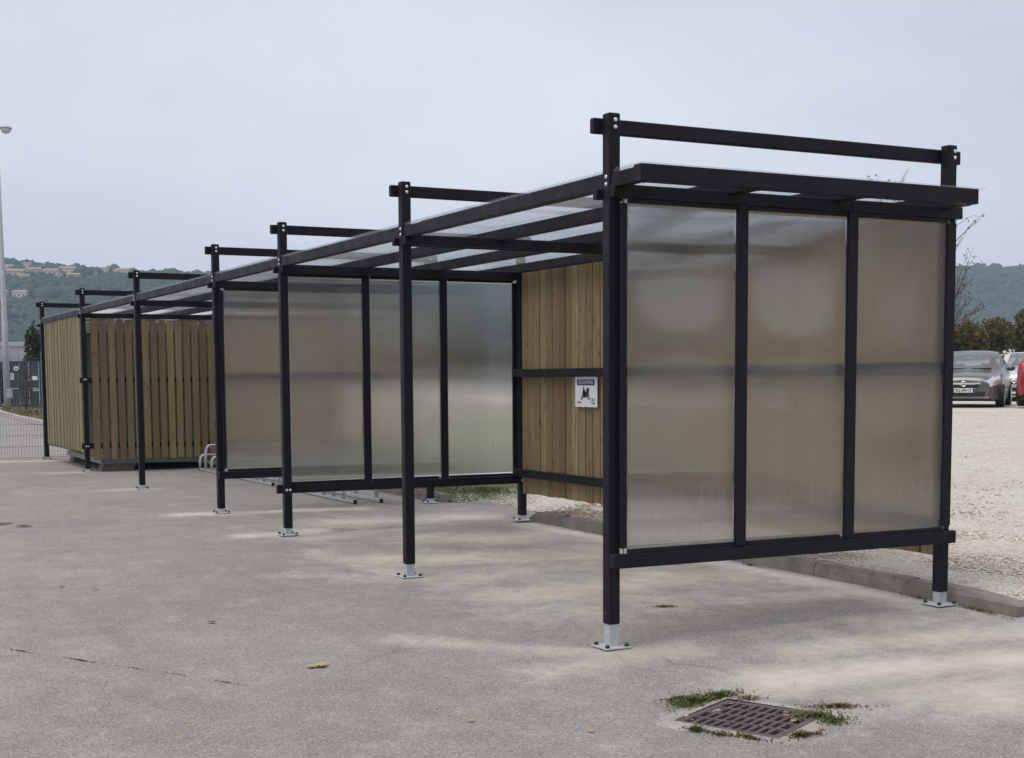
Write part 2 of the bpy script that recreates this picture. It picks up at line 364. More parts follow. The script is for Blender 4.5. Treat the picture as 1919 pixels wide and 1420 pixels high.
def stick(name, p0, p1, w, h, parent, material, bevel=0.004, side=None):
    """squared timber from p0 to p1; local z runs along it, w is measured across 'side'"""
    p0, p1 = Vector(p0), Vector(p1); d = p1 - p0; L = d.length; z = d.normalized()
    s = Vector(side) if side else (Vector((1, 0, 0)) if abs(z.x) < 0.9 else Vector((0, 1, 0)))
    x = (s - z * s.dot(z)).normalized(); y = z.cross(x)
    key = (round(L, 4), round(w, 4), round(h, 4), bevel, material)
    if key not in STICK:
        bm = bmesh.new(); bm_box(bm, -w / 2, w / 2, -h / 2, h / 2, -L / 2, L / 2)
        bmesh.ops.recalc_face_normals(bm, faces=bm.faces)
        if bevel: bmesh.ops.bevel(bm, geom=bm.edges[:], offset=bevel, segments=1, affect='EDGES')
        STICK[key] = bm_done(bm, name)
    o = link(name, STICK[key], parent, material)
    c = (p0 + p1) / 2
    setm(o, Matrix(((x.x, y.x, z.x, c.x), (x.y, y.y, z.y, c.y), (x.z, y.z, z.z, c.z), (0, 0, 0, 1))))
    return o
def ray(px, py):
    return fw + rt2 * ((px - 999.1) / FPX) + up2 * ((946.7 - py) / FPX)
def at(px, py, depth):            # a point of the place at this depth along a sight line
    return CAM + ray(px, py) * depth
def sm(x, a, b_):
    tt = np.clip((x - a) / (b_ - a), 0, 1); return tt * tt * (3 - 2 * tt)

# ------------------------------------------------------------------ ground heights
YK = np.array([-500, -12, -8, -2, 0, 3.03, 6.04, 8.43, 12, 20, 60, 3000.])
ZK = np.array([-0.14, -0.14, -0.10, -0.03, 0, 0.038, 0.070, 0.085, 0.085, 0.087, 0.09, 0.09])
def gz(x, y):
    x = np.asarray(x, float); y = np.asarray(y, float)
    z = np.interp(y, YK, ZK)
    return z + 0.020 * np.clip(x, 0, 3.0) * np.clip(1 - y / 6.0, 0, 1) * np.clip(1 + y / 6.0, 0, 1)
W = 2.513; S = 0.075
YS = [0, 3.030, 6.038, 8.428, 12.444, 16.493, 20.647]
KX0, KX1 = 2.655, 2.795

# dust strokes: (x, y, radius along, radius across, angle, strength)
dust = []
def stroke(pts, r, s):
    pts = np.array(pts, float)
    for (a, b2) in zip(pts[:-1], pts[1:]):
        n = max(2, int(np.hypot(*(b2 - a)) / (r * 0.6)))
        for k in range(n): p = a + (b2 - a) * k / n; dust.append((p[0], p[1], r, s))
stroke([(4.5, -1.4), (2.4, -0.85), (1.3, -0.60), (0.75, -0.62)], 0.26, 0.62)
stroke([(3.6, -1.9), (1.85, -1.36), (0.9, -1.15), (0.18, -1.10)], 0.30, 0.80)
stroke([(2.6, -2.2), (1.2, -1.75), (0.55, -1.55)], 0.36, 0.55)
stroke([(1.7, -2.6), (0.65, -2.0), (0.25, -1.75)], 0.30, 0.30)
stroke([(2.5, -0.30), (2.0, -0.28), (1.6, -0.2)], 0.22, 0.42)
stroke([(-0.95, 0.85), (-0.45, 0.25), (-0.05, -0.12), (0.35, -0.35)], 0.17, 0.42)
stroke([(0.4, 1.9), (1.2, 1.9), (1.75, 2.2), (2.3, 1.6)], 0.42, 0.55)
stroke([(1.0, 1.0), (1.9, 0.9), (2.4, 0.7)], 0.28, 0.40)
stroke([(0.3, 4.0), (1.0, 3.7), (1.7, 3.5), (2.4, 3.6)], 0.48, 0.55)
stroke([(1.2, 5.3), (1.7, 4.9), (2.3, 4.8)], 0.5, 0.55)
stroke([(1.0, 6.9), (1.8, 6.7), (2.5, 6.9)], 0.5, 0.75)
stroke([(0.15, 5.75), (0.9, 6.0), (1.6, 6.1)], 0.30, 0.45)
stroke([(-0.25, 6.25), (0.2, 6.15), (0.5, 6.5)], 0.22, 0.75)
stroke([(-0.35, 8.55), (0.1, 8.45), (0.9, 8.4), (1.7, 8.2)], 0.22, 0.70)
stroke([(-0.15, 4.7), (0.0, 3.6), (0.05, 3.1)], 0.20, 0.40)
stroke([(-0.7, 3.6), (-0.3, 3.2), (0.2, 2.9), (0.6, 2.7)], 0.20, 0.30)
stroke([(5.5, -2.6), (3.0, -2.1), (1.6, -1.9), (0.6, -1.7)], 0.60, 0.60)
stroke([(3.2, -0.9), (2.0, -0.75), (1.0, -0.55)], 0.45, 0.40)
stroke([(0.5, 2.9), (1.4, 2.8), (2.3, 2.5)], 0.6, 0.42)
stroke([(0.2, 1.2), (1.2, 1.3), (2.3, 1.1)], 0.5, 0.30)
stroke([(2.45, 0.1), (2.5, 2.0), (2.5, 4.0), (2.5, 6.0)], 0.22, 0.55)
stroke([(-0.6, -0.35), (-0.1, -0.25), (0.5, -0.2)], 0.22, 0.42)
stroke([(-0.3, 12.5), (0.3, 12.4)], 0.25, 0.5); stroke([(-0.5, 16.6), (0.2, 16.5)], 0.25, 0.55)
stroke([(-2.0, 20.5), (-0.3, 20.4), (0.6, 20.3)], 0.30, 0.65)
def dustf(x, y):
    d = np.zeros_like(x)
    for (cx_, cy_, r_, s_) in dust:
        d = np.maximum(d, s_ * np.exp(-((x - cx_) ** 2 + (y - cy_) ** 2) / (r_ * r_)))
    return d

# ------------------------------------------------------------------ the ground sheet (with a pit for the drain)
GC = np.array([-0.215, -1.655]); GU = np.array([0.223, -0.438]); GU /= np.linalg.norm(GU); GV = np.array([-GU[1], GU[0]])
GL, GW = 0.50, 0.50
def axis(a, b_, step, lo, hi):
    core = np.arange(a, b_ + 1e-6, step); out_hi = [b_]; s = step
    while out_hi[-1] < hi: s *= 1.35; out_hi.append(out_hi[-1] + s)
    out_lo = [a]; s = step
    while out_lo[-1] > lo: s *= 1.35; out_lo.append(out_lo[-1] - s)
    return np.concatenate([np.array(out_lo[1:][::-1]), core, np.array(out_hi[1:])])
gx = axis(-6.0, 4.0, 0.075, -560, 2450); gy = axis(-4.0, 21.0, 0.085, -560, 2450)
XX, YY = np.meshgrid(gx, gy, indexing='ij')
ZZ = gz(XX, YY)
near = (np.abs(XX) < 12) & (YY > -8) & (YY < 30)
nzv = np.zeros_like(ZZ); idx = np.argwhere(near)
for i, j in idx[::1]: nzv[i, j] = mnoise.noise(Vector((XX[i, j] * 0.55, YY[i, j] * 0.55, 3.1))) * 0.006
ZZ = ZZ + nzv
nx_, ny_ = XX.shape
ids = np.arange(nx_ * ny_).reshape(nx_, ny_)
Fq = np.stack([ids[:-1, :-1], ids[1:, :-1], ids[1:, 1:], ids[:-1, 1:]], -1).reshape(-1, 4)
cxq = (XX[:-1, :-1] + XX[1:, 1:]).ravel() / 2; cyq = (YY[:-1, :-1] + YY[1:, 1:]).ravel() / 2
lu = (cxq - GC[0]) * GU[0] + (cyq - GC[1]) * GU[1]; lv = (cxq - GC[0]) * GV[0] + (cyq - GC[1]) * GV[1]
keep = ~((np.abs(lu) < GL / 2 - 0.01) & (np.abs(lv) < GW / 2 - 0.01))
me = fast_mesh('asphalt_ground', np.stack([XX, YY, ZZ], -1).reshape(-1, 3), Fq[keep], True)
at_ = me.attributes.new('dust', 'FLOAT', 'POINT'); at_.data.foreach_set('value', dustf(XX, YY).ravel().astype(np.float32))
g_o = link('asphalt_ground', me, None, 'asphalt'); tag(g_o, 'grey worn asphalt dusted with pale sand around the shelter', kind='structure')

# ------------------------------------------------------------------ gravel car park behind the kerb
def lotz(x, y):
    x = np.asarray(x, float); y = np.asarray(y, float)
    g = gz(np.minimum(x, 3.0), y)
    d = x - KX1
    dd = np.maximum(0, (x - 2.8) * 0.75 + np.maximum(0, y - 3) * 0.30)
    rise = 0.66 * sm(dd, 0.5, 21) + 2.15 * sm(dd, 26, 50) + 2.5 * sm(dd, 50, 160)
    open_ = np.maximum(sm(y, 6.0, 6.4) * (1 - sm(y, 8.2, 8.7)), 1 - sm(y, -0.62, -0.28))
    edge = 0.095 * (1 - open_) + open_ * (-0.05 + 0.16 * sm(d, -0.1, 1.4))
    return g + edge + rise
lx = axis(KX1 - 0.01, 9.0, 0.10, KX1 - 0.02, 2400); lx = lx[lx >= KX1 - 0.02]
ly = axis(-3.0, 14.0, 0.10, -540, 2400)
XX, YY = np.meshgrid(lx, ly, indexing='ij'); ZZ = lotz(XX, YY)
for i, j in np.argwhere((XX < 14) & (YY > -5) & (YY < 20)): ZZ[i, j] += mnoise.noise(Vector((XX[i, j] * 1.2, YY[i, j] * 1.2, 9))) * 0.022 * min(1, (XX[i, j] - KX1 + 0.1) * 3)
far = (XX >= 14); ZZ += np.where(far, 0.05 * np.sin(XX * 0.31 + YY * 0.17) * np.sin(YY * 0.23 - XX * 0.11), 0)
nx_, ny_ = XX.shape; ids = np.arange(nx_ * ny_).reshape(nx_, ny_)
Fq = np.stack([ids[:-1, :-1], ids[1:, :-1], ids[1:, 1:], ids[:-1, 1:]], -1).reshape(-1, 4)
cyq = (YY[:-1, :-1] + YY[1:, 1:]).ravel() / 2; cxq = (XX[:-1, :-1] + XX[1:, 1:]).ravel() / 2
keep = (cyq < 24 + 0.6 * cxq) & (cxq < 900) & (cyq > -200)
me = fast_mesh('gravel_car_park', np.stack([XX, YY, ZZ], -1).reshape(-1, 3), Fq[keep], True)
grs = 1.3 * np.maximum(sm(YY - (-2.0 + 1.78 * XX), 0.0, 2.0) * (1 - sm(XX * 0.46 + YY * 0.883, 40, 46)) * sm(XX * 0.46 + YY * 0.883, 9.8, 12), sm(YY, 7.9, 8.8) * (1 - sm(XX, 4.5, 6.0))) + 0.30 * np.exp(-((XX - 5.0) ** 2 / 0.8 + (YY - 0.9) ** 2 / 0.25)) + 0.2 * np.exp(-((XX - 3.0) ** 2 / 0.05 + (YY - 0.0) ** 2 / 2))
at_ = me.attributes.new('grass', 'FLOAT', 'POINT'); at_.data.foreach_set('value', grs.ravel().astype(np.float32))
o = link('gravel_car_park', me, None, 'gravel'); tag(o, 'pale limestone gravel car park rising behind the kerb', kind='structure')

def lot(x, y): return float(lotz(x, y))
def ground(x, y): return float(gz(x, y))

# loose stones on the gravel
ico = bmesh.new(); bmesh.ops.create_icosphere(ico, subdivisions=2, radius=1.0)
IV = np.array([v.co[:] for v in ico.verts]); IF = np.array([[v.index for v in f.verts] for f in ico.faces]); ico.free()
oct_V = np.array([(1, 0, 0), (-1, 0, 0), (0, 1, 0), (0, -1, 0), (0, 0, 1), (0, 0, -1)], float)
oct_F = np.array([(0, 2, 4), (2, 1, 4), (1, 3, 4), (3, 0, 4), (2, 0, 5), (1, 2, 5), (3, 1, 5), (0, 3, 5)])
def scatter(name, P, size, BV, BF, material, squash=0.6, jitter=0.25, parent=None):
    n = len(P); k = len(BV)
    s = size[:, None, None] * (1 + rng.uniform(-jitter, jitter, (n, k, 1)))
    a = rng.uniform(0, 2 * np.pi, n); ca, sa = np.cos(a), np.sin(a)
    sx_ = rng.uniform(0.7, 1.3, n)
    V = BV[None] * s
    x = V[..., 0] * sx_[:, None]; y = V[..., 1]; z = V[..., 2] * squash
    V = np.stack([x * ca[:, None] - y * sa[:, None], x * sa[:, None] + y * ca[:, None], z], -1) + P[:, None, :]
    F = BF[None] + (np.arange(n) * k)[:, None, None]
    me = fast_mesh(name, V.reshape(-1, 3), F.reshape(-1, BF.shape[1])); return link(name, me, parent, material)
n = 15000
px_ = KX1 + 0.02 + rng.exponential(1.6, n); py_ = rng.uniform(-1.6, 8.6, n)
okm = (px_ < 12); px_, py_ = px_[okm], py_[okm]
zz_ = lotz(px_, py_); okm = zz_ > gz(px_, py_) + 0.0
px_, py_, zz_ = px_[okm], py_[okm], zz_[okm]
o = scatter('loose_gravel', np.stack([px_, py_, zz_ + 0.002], -1), rng.uniform(0.008, 0.022, len(px_)), oct_V, oct_F, 'stone')
tag(o, 'loose pale limestone chips lying over the car park edge', 'gravel', kind='stuff')

# ------------------------------------------------------------------ kerbs
def kerb_run(name, x0, x1, y0, y1, step, label, dz=0.105, lotside=True, zfun=ground, material='kerb'):
    root = empty(name, (0, 0, 0)); tag(root, label, kind='structure')
    y = y0; i = 0
    while y < y1 - 0.05:
        ye = min(y + step, y1); zb = zfun((x0 + x1) / 2, (y + ye) / 2)
        bm = bmesh.new(); L = ye - y - 0.008
        prof = [(0, -0.12), (0.012, dz - 0.035), (0.035, dz), (x1 - x0, dz), (x1 - x0, -0.12)]
        nn_ = 7; rings = []
        for k in range(nn_ + 1):
            tt = k / nn_
            rr = []
            for q, (a, z) in enumerate(prof):
                wob = mnoise.noise(Vector((i * 3.1 + tt * 5, q * 1.7, y0))) * (0.010 if 0 < q < 4 else 0)
                drop = 0.0
                if name == 'kerb' and y0 < 0 and i == 0 and k < 3 and q in (1, 2, 3): drop = (0.055, 0.025, 0.008)[k] * (1 if q > 1 else 0.3)
                if y + L * tt > 6.02 and y0 < 0: drop = min(0.10, (y + L * tt - 6.02) * 0.5) if 0 < q < 4 else 0
                rr.append(bm.verts.new((a + wob * 0.6, L * tt, z + wob - drop)))
            rings.append(rr)
        for k in range(nn_):
            for q in range(4): bm.faces.new((rings[k][q], rings[k][q + 1], rings[k + 1][q + 1], rings[k + 1][q]))
        bm.faces.new(rings[0]); bm.faces.new(rings[-1][::-1])
        s = link('kerb_stone', bm_done(bm, 'kerb_stone'), root, material)
        s.location = (x0 + random.uniform(-0.006, 0.006), y + 0.004, zb + random.uniform(-0.004, 0.004))
        y = ye; i += 1
    return root
kerb_run('kerb', KX0, KX1, -0.52, 6.20, 1.0, 'old stained concrete kerb at the back of the scooter bay')
kerb_run('kerb', KX0, KX1, 8.46, 20.46, 1.0, 'old concrete kerb behind the bike rack bay')

# ------------------------------------------------------------------ the shelter
sh = empty('bike_shelter', (0, 0, 0))
tag(sh, 'long black timber bike and scooter shelter with clear panes and pine boards', 'shelter')
ZT = 3.023; ZB = 0.142
# shared post fittings
def foot_mesh(h):
    bm = bmesh.new(); bm_box(bm, -0.031, 0.031, -0.031, 0.031, 0.009, h + 0.012); return bm_done(bm, 'post_foot')
bm = bmesh.new(); bm_box(bm, -0.085, 0.085, -0.085, 0.085, 0.0, 0.010); bmesh.ops.bevel(bm, geom=bm.edges[:], offset=0.002, segments=1, affect='EDGES'); plate_me = bm_done(bm, 'base_plate')
bm = bmesh.new(); bmesh.ops.create_uvsphere(bm, u_segments=10, v_segments=6, radius=0.014)
for v_ in bm.verts: v_.co.z = max(v_.co.z, -0.006) * 1.15
cap_me = bm_done(bm, 'anchor_cap', True)
bm = bmesh.new(); bmesh.ops.create_uvsphere(bm, u_segments=10, v_segments=6, radius=0.0125)
for v_ in bm.verts: v_.co.z *= 0.55
bolt_me = bm_done(bm, 'bolt', True)
foot_cache = {}
def bolt(parent, loc, nrm, mat_='bolt'):
    o = link('bolt', bolt_me if mat_ == 'bolt' else darkbolt_me, parent, mat_)
    setm(o, Matrix.Translation(Vector(loc)) @ Vector(nrm).to_track_quat('Z', 'Y').to_matrix().to_4x4())
darkbolt_me = bolt_me.copy()
posts = {}
for i, y in enumerate(YS):
    for side, x in (('f', 0.0), ('r', W)):
        cx_, cy_ = x + S / 2, y + S / 2
        p = stick('post', (cx_, cy_, ZB), (cx_, cy_, ZT), S, S, sh, 'black', 0.006)
        posts[(i, side)] = p
        g = ground(cx_, cy_); h = ZB - g
        if side == 'r' and i > 0: g = max(g, ZB - 0.055); h = ZB - g
        fm = foot_mesh(h)
        for nm, me_, mt, lc in [('post_foot', fm, 'galv', (0, 0, 0)), ('base_plate', plate_me, 'galv', (0, 0, 0))] + [('anchor_cap', cap_me, 'cap', (a, b_, 0.014)) for a in (-.064, .064) for b_ in (-.064, .064)]:
            c_ = link(nm, me_, p, mt); setm(c_, Matrix.Translation((cx_ + lc[0], cy_ + lc[1], g + 0.004 + lc[2])))
        for z in (2.985, 2.945): bolt(p, (cx_ + 0.004 if side == 'f' else cx_ + 0.015, y - 0.002, z), (0, -1, 0))
        if side == 'f':
            for z in (2.672, 2.632): bolt(p, (-0.002, cy_ - 0.008, z), (-1, 0, 0))
            bolt(p, (-0.001, cy_, ZB + 0.06), (-1, 0, 0), 'cap')
        if i in (2,) :
            for dx in (-0.015, 0.018): bolt(p, (cx_ + dx, y - 0.002, 0.508), (0, -1, 0))
        if i == 5 and side == 'f':
            for z in (1.575, 0.505):
                for dx in (-0.014, 0.018): bolt(p, (cx_ + dx, y - 0.002, z), (0, -1, 0))
# top rails and tie beams, frame by frame
for i, y in enumerate(YS):
    stick('top_rail', (-0.055, y + S + 0.024, 2.960), (W + S + 0.105, y + S + 0.024, 2.960), 0.084, 0.046, sh, 'black', 0.006, side=(0, 0, 1))
    stick('tie_beam', (0.004, y - 0.025, 2.591), ((W + S + 0.012) if i == 0 else W + 0.006, y - 0.025, 2.591), 0.074, 0.048, sh, 'black', 0.005, side=(0, 0, 1))
    stick('tie_beam', (-0.035, y + S + 0.025, 2.582), (W + 0.006, y + S + 0.025, 2.582), 0.056, 0.046, sh, 'black', 0.005, side=(0, 0, 1))
# front eave beam in bays, with a dark splice against each post, and purlins
ZP = 2.652; HP = 0.086
ends = [-0.25] + YS[1:] 
for i in range(len(YS) - 1):
    y0 = YS[i] + S; y1 = YS[i + 1]
    stick('eave_beam', (0.038, y0 + 0.001, ZP), (0.038, y1 - 0.345, ZP), HP, 0.070, sh, 'black', 0.004, side=(0, 0, 1))
    stick('beam_splice', (0.040, y1 - 0.344, ZP - 0.001), (0.040, y1 - 0.001, ZP - 0.001), HP - 0.006, 0.062, sh, 'splice', 0.003, side=(0, 0, 1))
stick('beam_splice', (0.040, -0.252, ZP - 0.001), (0.040, -0.001, ZP - 0.001), HP - 0.006, 0.062, sh, 'splice', 0.003, side=(0, 0, 1))
for x in (0.805, 1.585, 2.435):
    cuts = [-0.251, 3.2, 6.3, 9.4, 12.6, 15.8, 20.69]
    for a, b_ in zip(cuts[:-1], cuts[1:]):
        stick('purlin', (x, a + 0.001, ZP), (x, b_ - 0.001, ZP), HP, 0.070, sh, 'black', 0.004, side=(0, 0, 1))
stick('fascia', (0.003, -0.292, ZP + 0.004), (2.452, -0.292, ZP + 0.004), 0.092, 0.078, sh, 'black', 0.004, side=(0, 0, 1))
for x in (0.04, 0.805, 1.585, 2.40):
    bolt(sh, (x, -0.30, 2.607), (0, 0, -1), 'cap')
# corrugated sheets
def sheet(y0, y1, dz):
    pitch = 0.076; ny = int((y1 - y0) / pitch * 10); ys = np.linspace(y0, y1, ny + 1); xs = np.array([0.002, 0.4, 0.9, 1.5, 2.0, 2.53])
    A, B = np.meshgrid(xs, ys, indexing='ij')
    Z = ZP + HP / 2 + 0.0105 + dz + 0.009 * np.cos(2 * np.pi * (B) / pitch)
    V = np.stack([A, B, Z], -1).reshape(-1, 3); idn = np.arange(V.shape[0]).reshape(A.shape)
    F = np.stack([idn[:-1, :-1], idn[1:, :-1], idn[1:, 1:], idn[:-1, 1:]], -1).reshape(-1, 4)
    o = link('roof_sheet', fast_mesh('roof_sheet', V, F, True), sh, 'roofing')
yy = -0.335; kk = 0
while yy < 20.6:
    ye = min(yy + 2.28, 20.70); sheet(yy, ye, 0.004 * (kk % 2)); yy = ye - 0.076; kk += 1
    if ye >= 20.70: break

# glazed end walls: tie above, rail below, three fluted panes with mullions and strips
def pane_mesh(w, h, bow, seed, buckle=0.0, shift=0.0, lower=0.0):
    nx2, nz2 = 20, 48; rr = np.random.default_rng(seed)
    u = np.linspace(-w / 2, w / 2, nx2 + 1); z = np.linspace(-h / 2, h / 2, nz2 + 1)
    U, Zz = np.meshgrid(u, z, indexing='ij')
    bx_ = np.cos(np.pi * U / w); bz = np.cos(np.pi * Zz / h)
    Y = 0.5 * bow * bx_ * bz
    uz = (Zz - 0.43) / 0.24
    Y = Y + buckle * uz * np.exp(-uz * uz / 2) * np.exp(-((U - shift) / (0.27 * w / 0.8)) ** 2) * np.clip(bx_ * 3, 0, 1) * np.clip(bz * 4, 0, 1)
    ul = (Zz + 0.12) / 0.20
    Y = Y - lower * ul * np.exp(-ul * ul / 2) * np.cos(np.pi * U / w / 1.3)
    V1 = np.stack([U, Y - 0.005, Zz], -1).reshape(-1, 3); V2 = np.stack([U, Y + 0.005, Zz], -1).reshape(-1, 3)
    n1 = len(V1); idn = np.arange(n1).reshape(U.shape)
    Fa = np.stack([idn[:-1, :-1], idn[1:, :-1], idn[1:, 1:], idn[:-1, 1:]], -1).reshape(-1, 4)
    F = [tuple(f) for f in Fa] + [tuple(f[::-1] + n1) for f in Fa]
    per = list(idn[:, 0]) + list(idn[-1, 1:]) + list(idn[::-1, -1][1:]) + list(idn[0, ::-1][1:-1])
    for a, b_ in zip(per, per[1:] + per[:1]): F.append((b_, a, a + n1, b_ + n1))
    me = mesh('pane', np.concatenate([V1, V2]), F)
    me.polygons.foreach_set('use_smooth', [i < 2 * len(Fa) for i in range(len(F))]); return me
def wall(y, front, key):
    """front: rails stand on the camera side (-y) of the posts"""
    s = -1 if front else 1
    yf = y if front else y + S                 # post face carrying the wall
    yr = yf + s * 0.026
    stick('bottom_rail', (0.0 if front else -0.045, yr, 0.511), (W + S + 0.012, yr, 0.511), 0.082, 0.050, sh, 'black', 0.005, side=(0, 0, 1))
    yp = yf + s * (0.018 if front else 0.040)
    cells = [(0.075, 0.880), (0.880, 1.705), (1.705, 2.52)]
    z0, z1 = 0.556, 2.552
    for k, (a, b_) in enumerate(cells):
        p = link('pane', pane_mesh(b_ - a - 0.012, z1 - z0, (0.010, -0.009, 0.012)[k], key * 7 + k, (0.024, 0.025, 0.006)[k] if key == 1 else 0.004, (0.0, -0.03, 0.05)[k], (0.003, 0.005, 0.013)[k] if key == 1 else 0.002), sh, 'pane')
        setm(p, Matrix.Translation(((a + b_) / 2, yp, (z0 + z1) / 2)))
        ysx = yf + s * (0.034 if front else 0.024)
        la, lb = (0.022 if k == 0 else 0.060), 0.0
        for zc, hh_ in ((2.539, 0.026), (0.566, 0.024)):
            xa = a + (0.03 if k == 0 else 0.052); xb = b_ - 0.036
            if zc < 1 and k == 1: xb -= 0.03
            q = stick('glazing_strip', (xa, ysx, zc), (xb, ysx, zc), hh_, 0.014, p, 'black', 0.002, side=(0, 0, 1))
    for xm in (0.880, 1.705): stick('mullion', (xm, yf + s * (0.041 if front else 0.016), 0.554), (xm, yf + s * (0.041 if front else 0.016), 2.553), 0.074, 0.028, sh, 'black', 0.003, side=(1, 0, 0))
    for xm, ww in ((0.072, 0.040), (2.513, 0.072)): stick('edge_strip', (xm, yf + s * (0.036 if front else 0.018), 0.585), (xm, yf + s * (0.036 if front else 0.018), 2.525), ww, 0.022, sh, 'black', 0.003, side=(1, 0, 0))
    for (xt, zt) in ((0.092, 2.534), (0.925, 2.540), (1.748, 2.540), (0.090, 0.570)):
        stick('corner_trim', (xt, yf + s * (0.029 if front else 0.031), zt - 0.017), (xt, yf + s * (0.029 if front else 0.031), zt + 0.014), 0.014, 0.004, sh, 'alu', 0.0, side=(1, 0, 0))
wall(YS[0], True, 1); wall(YS[2], False, 2); wall(YS[3], True, 3)

# pine boards
def plank_mesh(L, w, th, seed):
    r = random.Random(seed); bm = bmesh.new(); n_ = 6
    rings = []
    for k in range(n_ + 1):
        tt = k / n_ - 0.5; off = (r.random() - 0.5) * 0.004; wv_ = w * (1 + (r.random() - 0.5) * 0.025)
        rings.append([bm.verts.new((off + a * wv_ / 2, b_ * th / 2, tt * L)) for a, b_ in ((-1, -1), (1, -1), (1, 1), (-1, 1))])
    for k in range(n_):
        for q in range(4): bm.faces.new((rings[k][q], rings[k][(q + 1) % 4], rings[k + 1][(q + 1) % 4], rings[k + 1][q]))
    bm.faces.new(rings[0][::-1]); bm.faces.new(rings[-1])
    return bm_done(bm, 'plank')
def planks(axis_, a0, a1, pitch, w, other, z0, z1, material, th=0.022):
    vars_ = [plank_mesh(z1 - z0, w, th, 100 + int(other * 10) + q) for q in range(5)]
    a = a0 + pitch / 2
    while a < a1 - pitch * 0.45:
        o = link('plank', random.choice(vars_), sh, material)
        loc = [0, 0, (z0 + z1) / 2 + random.uniform(-0.006, 0.006)]
        if axis_ == 'x': loc[0], loc[1] = a, other + random.uniform(-.002, .002); rz = 0
        else: loc[1], loc[0] = a, other + random.uniform(-.006, .006); rz = math.pi / 2
        o.location = loc; o.rotation_euler = (0, random.uniform(-.0016, .0016) if axis_ == 'x' else 0, rz + random.choice((0, math.pi)))
        if axis_ == 'y': o.rotation_euler[0] = random.uniform(-.0016, .0016)
        a += pitch
planks('y', 0.080, 3.026, 0.1339, 0.1215, W + 0.030, 0.38, 2.690, 'pine')
planks('y', 3.110, 6.034, 0.1329, 0.1210, W + 0.030, 0.38, 2.690, 'pine')
planks('y', 8.510, 12.44, 0.1355, 0.1310, W + 0.030, 0.38, 2.690, 'pine')
planks('y', 12.525, 16.49, 0.1353, 0.1310, W + 0.030, 0.38, 2.690, 'pine')
planks('x', 0.128, 2.520, 0.1340, 0.1020, YS[5] - 0.018, 0.285, 2.535, 'pine')
planks('y', 16.575, 20.42, 0.1240, 0.0980, 0.030, 0.40, 2.705, 'pine_green')
for a, b_ in ((-0.005, 6.125), (8.35, 20.70)):
    for z in (1.608, 0.590): stick('board_rail', (W - 0.024, a, z), (W - 0.024, b_, z), 0.080, 0.046, sh, 'black', 0.005, side=(0, 0, 1))
for z in (1.560, 0.505):
    stick('board_rail', (-0.030, YS[5] + S + 0.024, z), (W + S, YS[5] + S + 0.024, z), 0.090, 0.046, sh, 'black', 0.005, side=(0, 0, 1))
    stick('board_rail', (0.002, YS[5] + 0.020, z), (W, YS[5] + 0.020, z), 0.086, 0.030, sh, 'black', 0.003, side=(0, 0, 1))
    stick('board_rail', (0.062, YS[5] + S + 0.05, z - 0.09), (0.062, YS[6], z - 0.09), 0.080, 0.035, sh, 'black', 0.004, side=(0, 0, 1))

# ------------------------------------------------------------------ scooter parking sign
def text_mesh(txt, size, bold=0.0, extr=0.0006):
    c = bpy.data.curves.new('t', 'FONT'); c.body = txt; c.size = size; c.align_x = 'CENTER'; c.align_y = 'CENTER'; c.extrude = extr; c.offset = bold
    o = bpy.data.objects.new('t', c); col.objects.link(o); dg = bpy.context.evaluated_depsgraph_get()
    me = bpy.data.meshes.new_from_object(o.evaluated_get(dg)); bpy.data.objects.remove(o); return me
def poly(pts, z0=0.0, th=0.0008):
    bm = bmesh.new(); a = [bm.verts.new((x, y, z0)) for x, y in pts]; b_ = [bm.verts.new((x, y, z0 + th)) for x, y in pts]
    bm.faces.new(b_); bm.faces.new(a[::-1]); n_ = len(pts)
    for k in range(n_): bm.faces.new((a[k], a[(k + 1) % n_], b_[(k + 1) % n_], b_[k]))
    bmesh.ops.triangulate(bm, faces=[f for f in bm.faces if len(f.verts) > 4]); return bm_done(bm, 'print')
def circ(cx_, cy_, r, n_=18, sx_=1.0): return [(cx_ + r * sx_ * math.cos(2 * math.pi * k / n_), cy_ + r * math.sin(2 * math.pi * k / n_)) for k in range(n_)]
SW, SH = 0.418, 0.283
sg = empty('scooter_sign', (0, 0, 0))
Msg = Matrix(((0, 0, -1, W - 0.006), (-1, 0, 0, 4.652), (0, 1, 0, 1.425), (0, 0, 0, 1)))
sg.matrix_world = Msg
tag(sg, 'white scooter parking sign with blue header hung on the pine boards', 'sign')
def put(name, me, material, loc, parent=sg, sx_=1.0):
    o = link(name, me, parent, material); o.location = loc; o.scale = (sx_, 1, 1); return o
bm = bmesh.new(); bm_box(bm, -SW / 2, SW / 2, -SH / 2, SH / 2, 0, 0.004); put('sign_board', bm_done(bm, 'sign_board'), 'white', (0, 0, 0))
bm = bmesh.new(); bm_box(bm, -0.168, 0.160, 0.062, 0.117, 0.004, 0.0050); hd = put('header_band', bm_done(bm, 'header_band'), 'blue_print', (0, 0, 0))
tm = text_mesh('SCOOTERS', 0.043, 0.0003); put('lettering', tm, 'white', (-0.004, 0.090, 0.0056), sg, 1.28)
ic = put('scooter_icon', poly([(-.055, .020), (-.047, .022), (-.042, .012), (-.050, -.010), (-.046, -.034), (-.020, -.040), (-.004, -.020), (.012, .004), (.038, .010), (.062, .008), (.070, -.004), (.058, -.016), (.064, -.036), (.040, -.048), (-.008, -.052), (-.040, -.050), (-.066, -.052), (-.078, -.030), (-.066, -.010), (-.055, .006)], 0.0045), 'ink', (0.0, 0.024, 0)); ic.scale = (0.92, 1.5, 1)
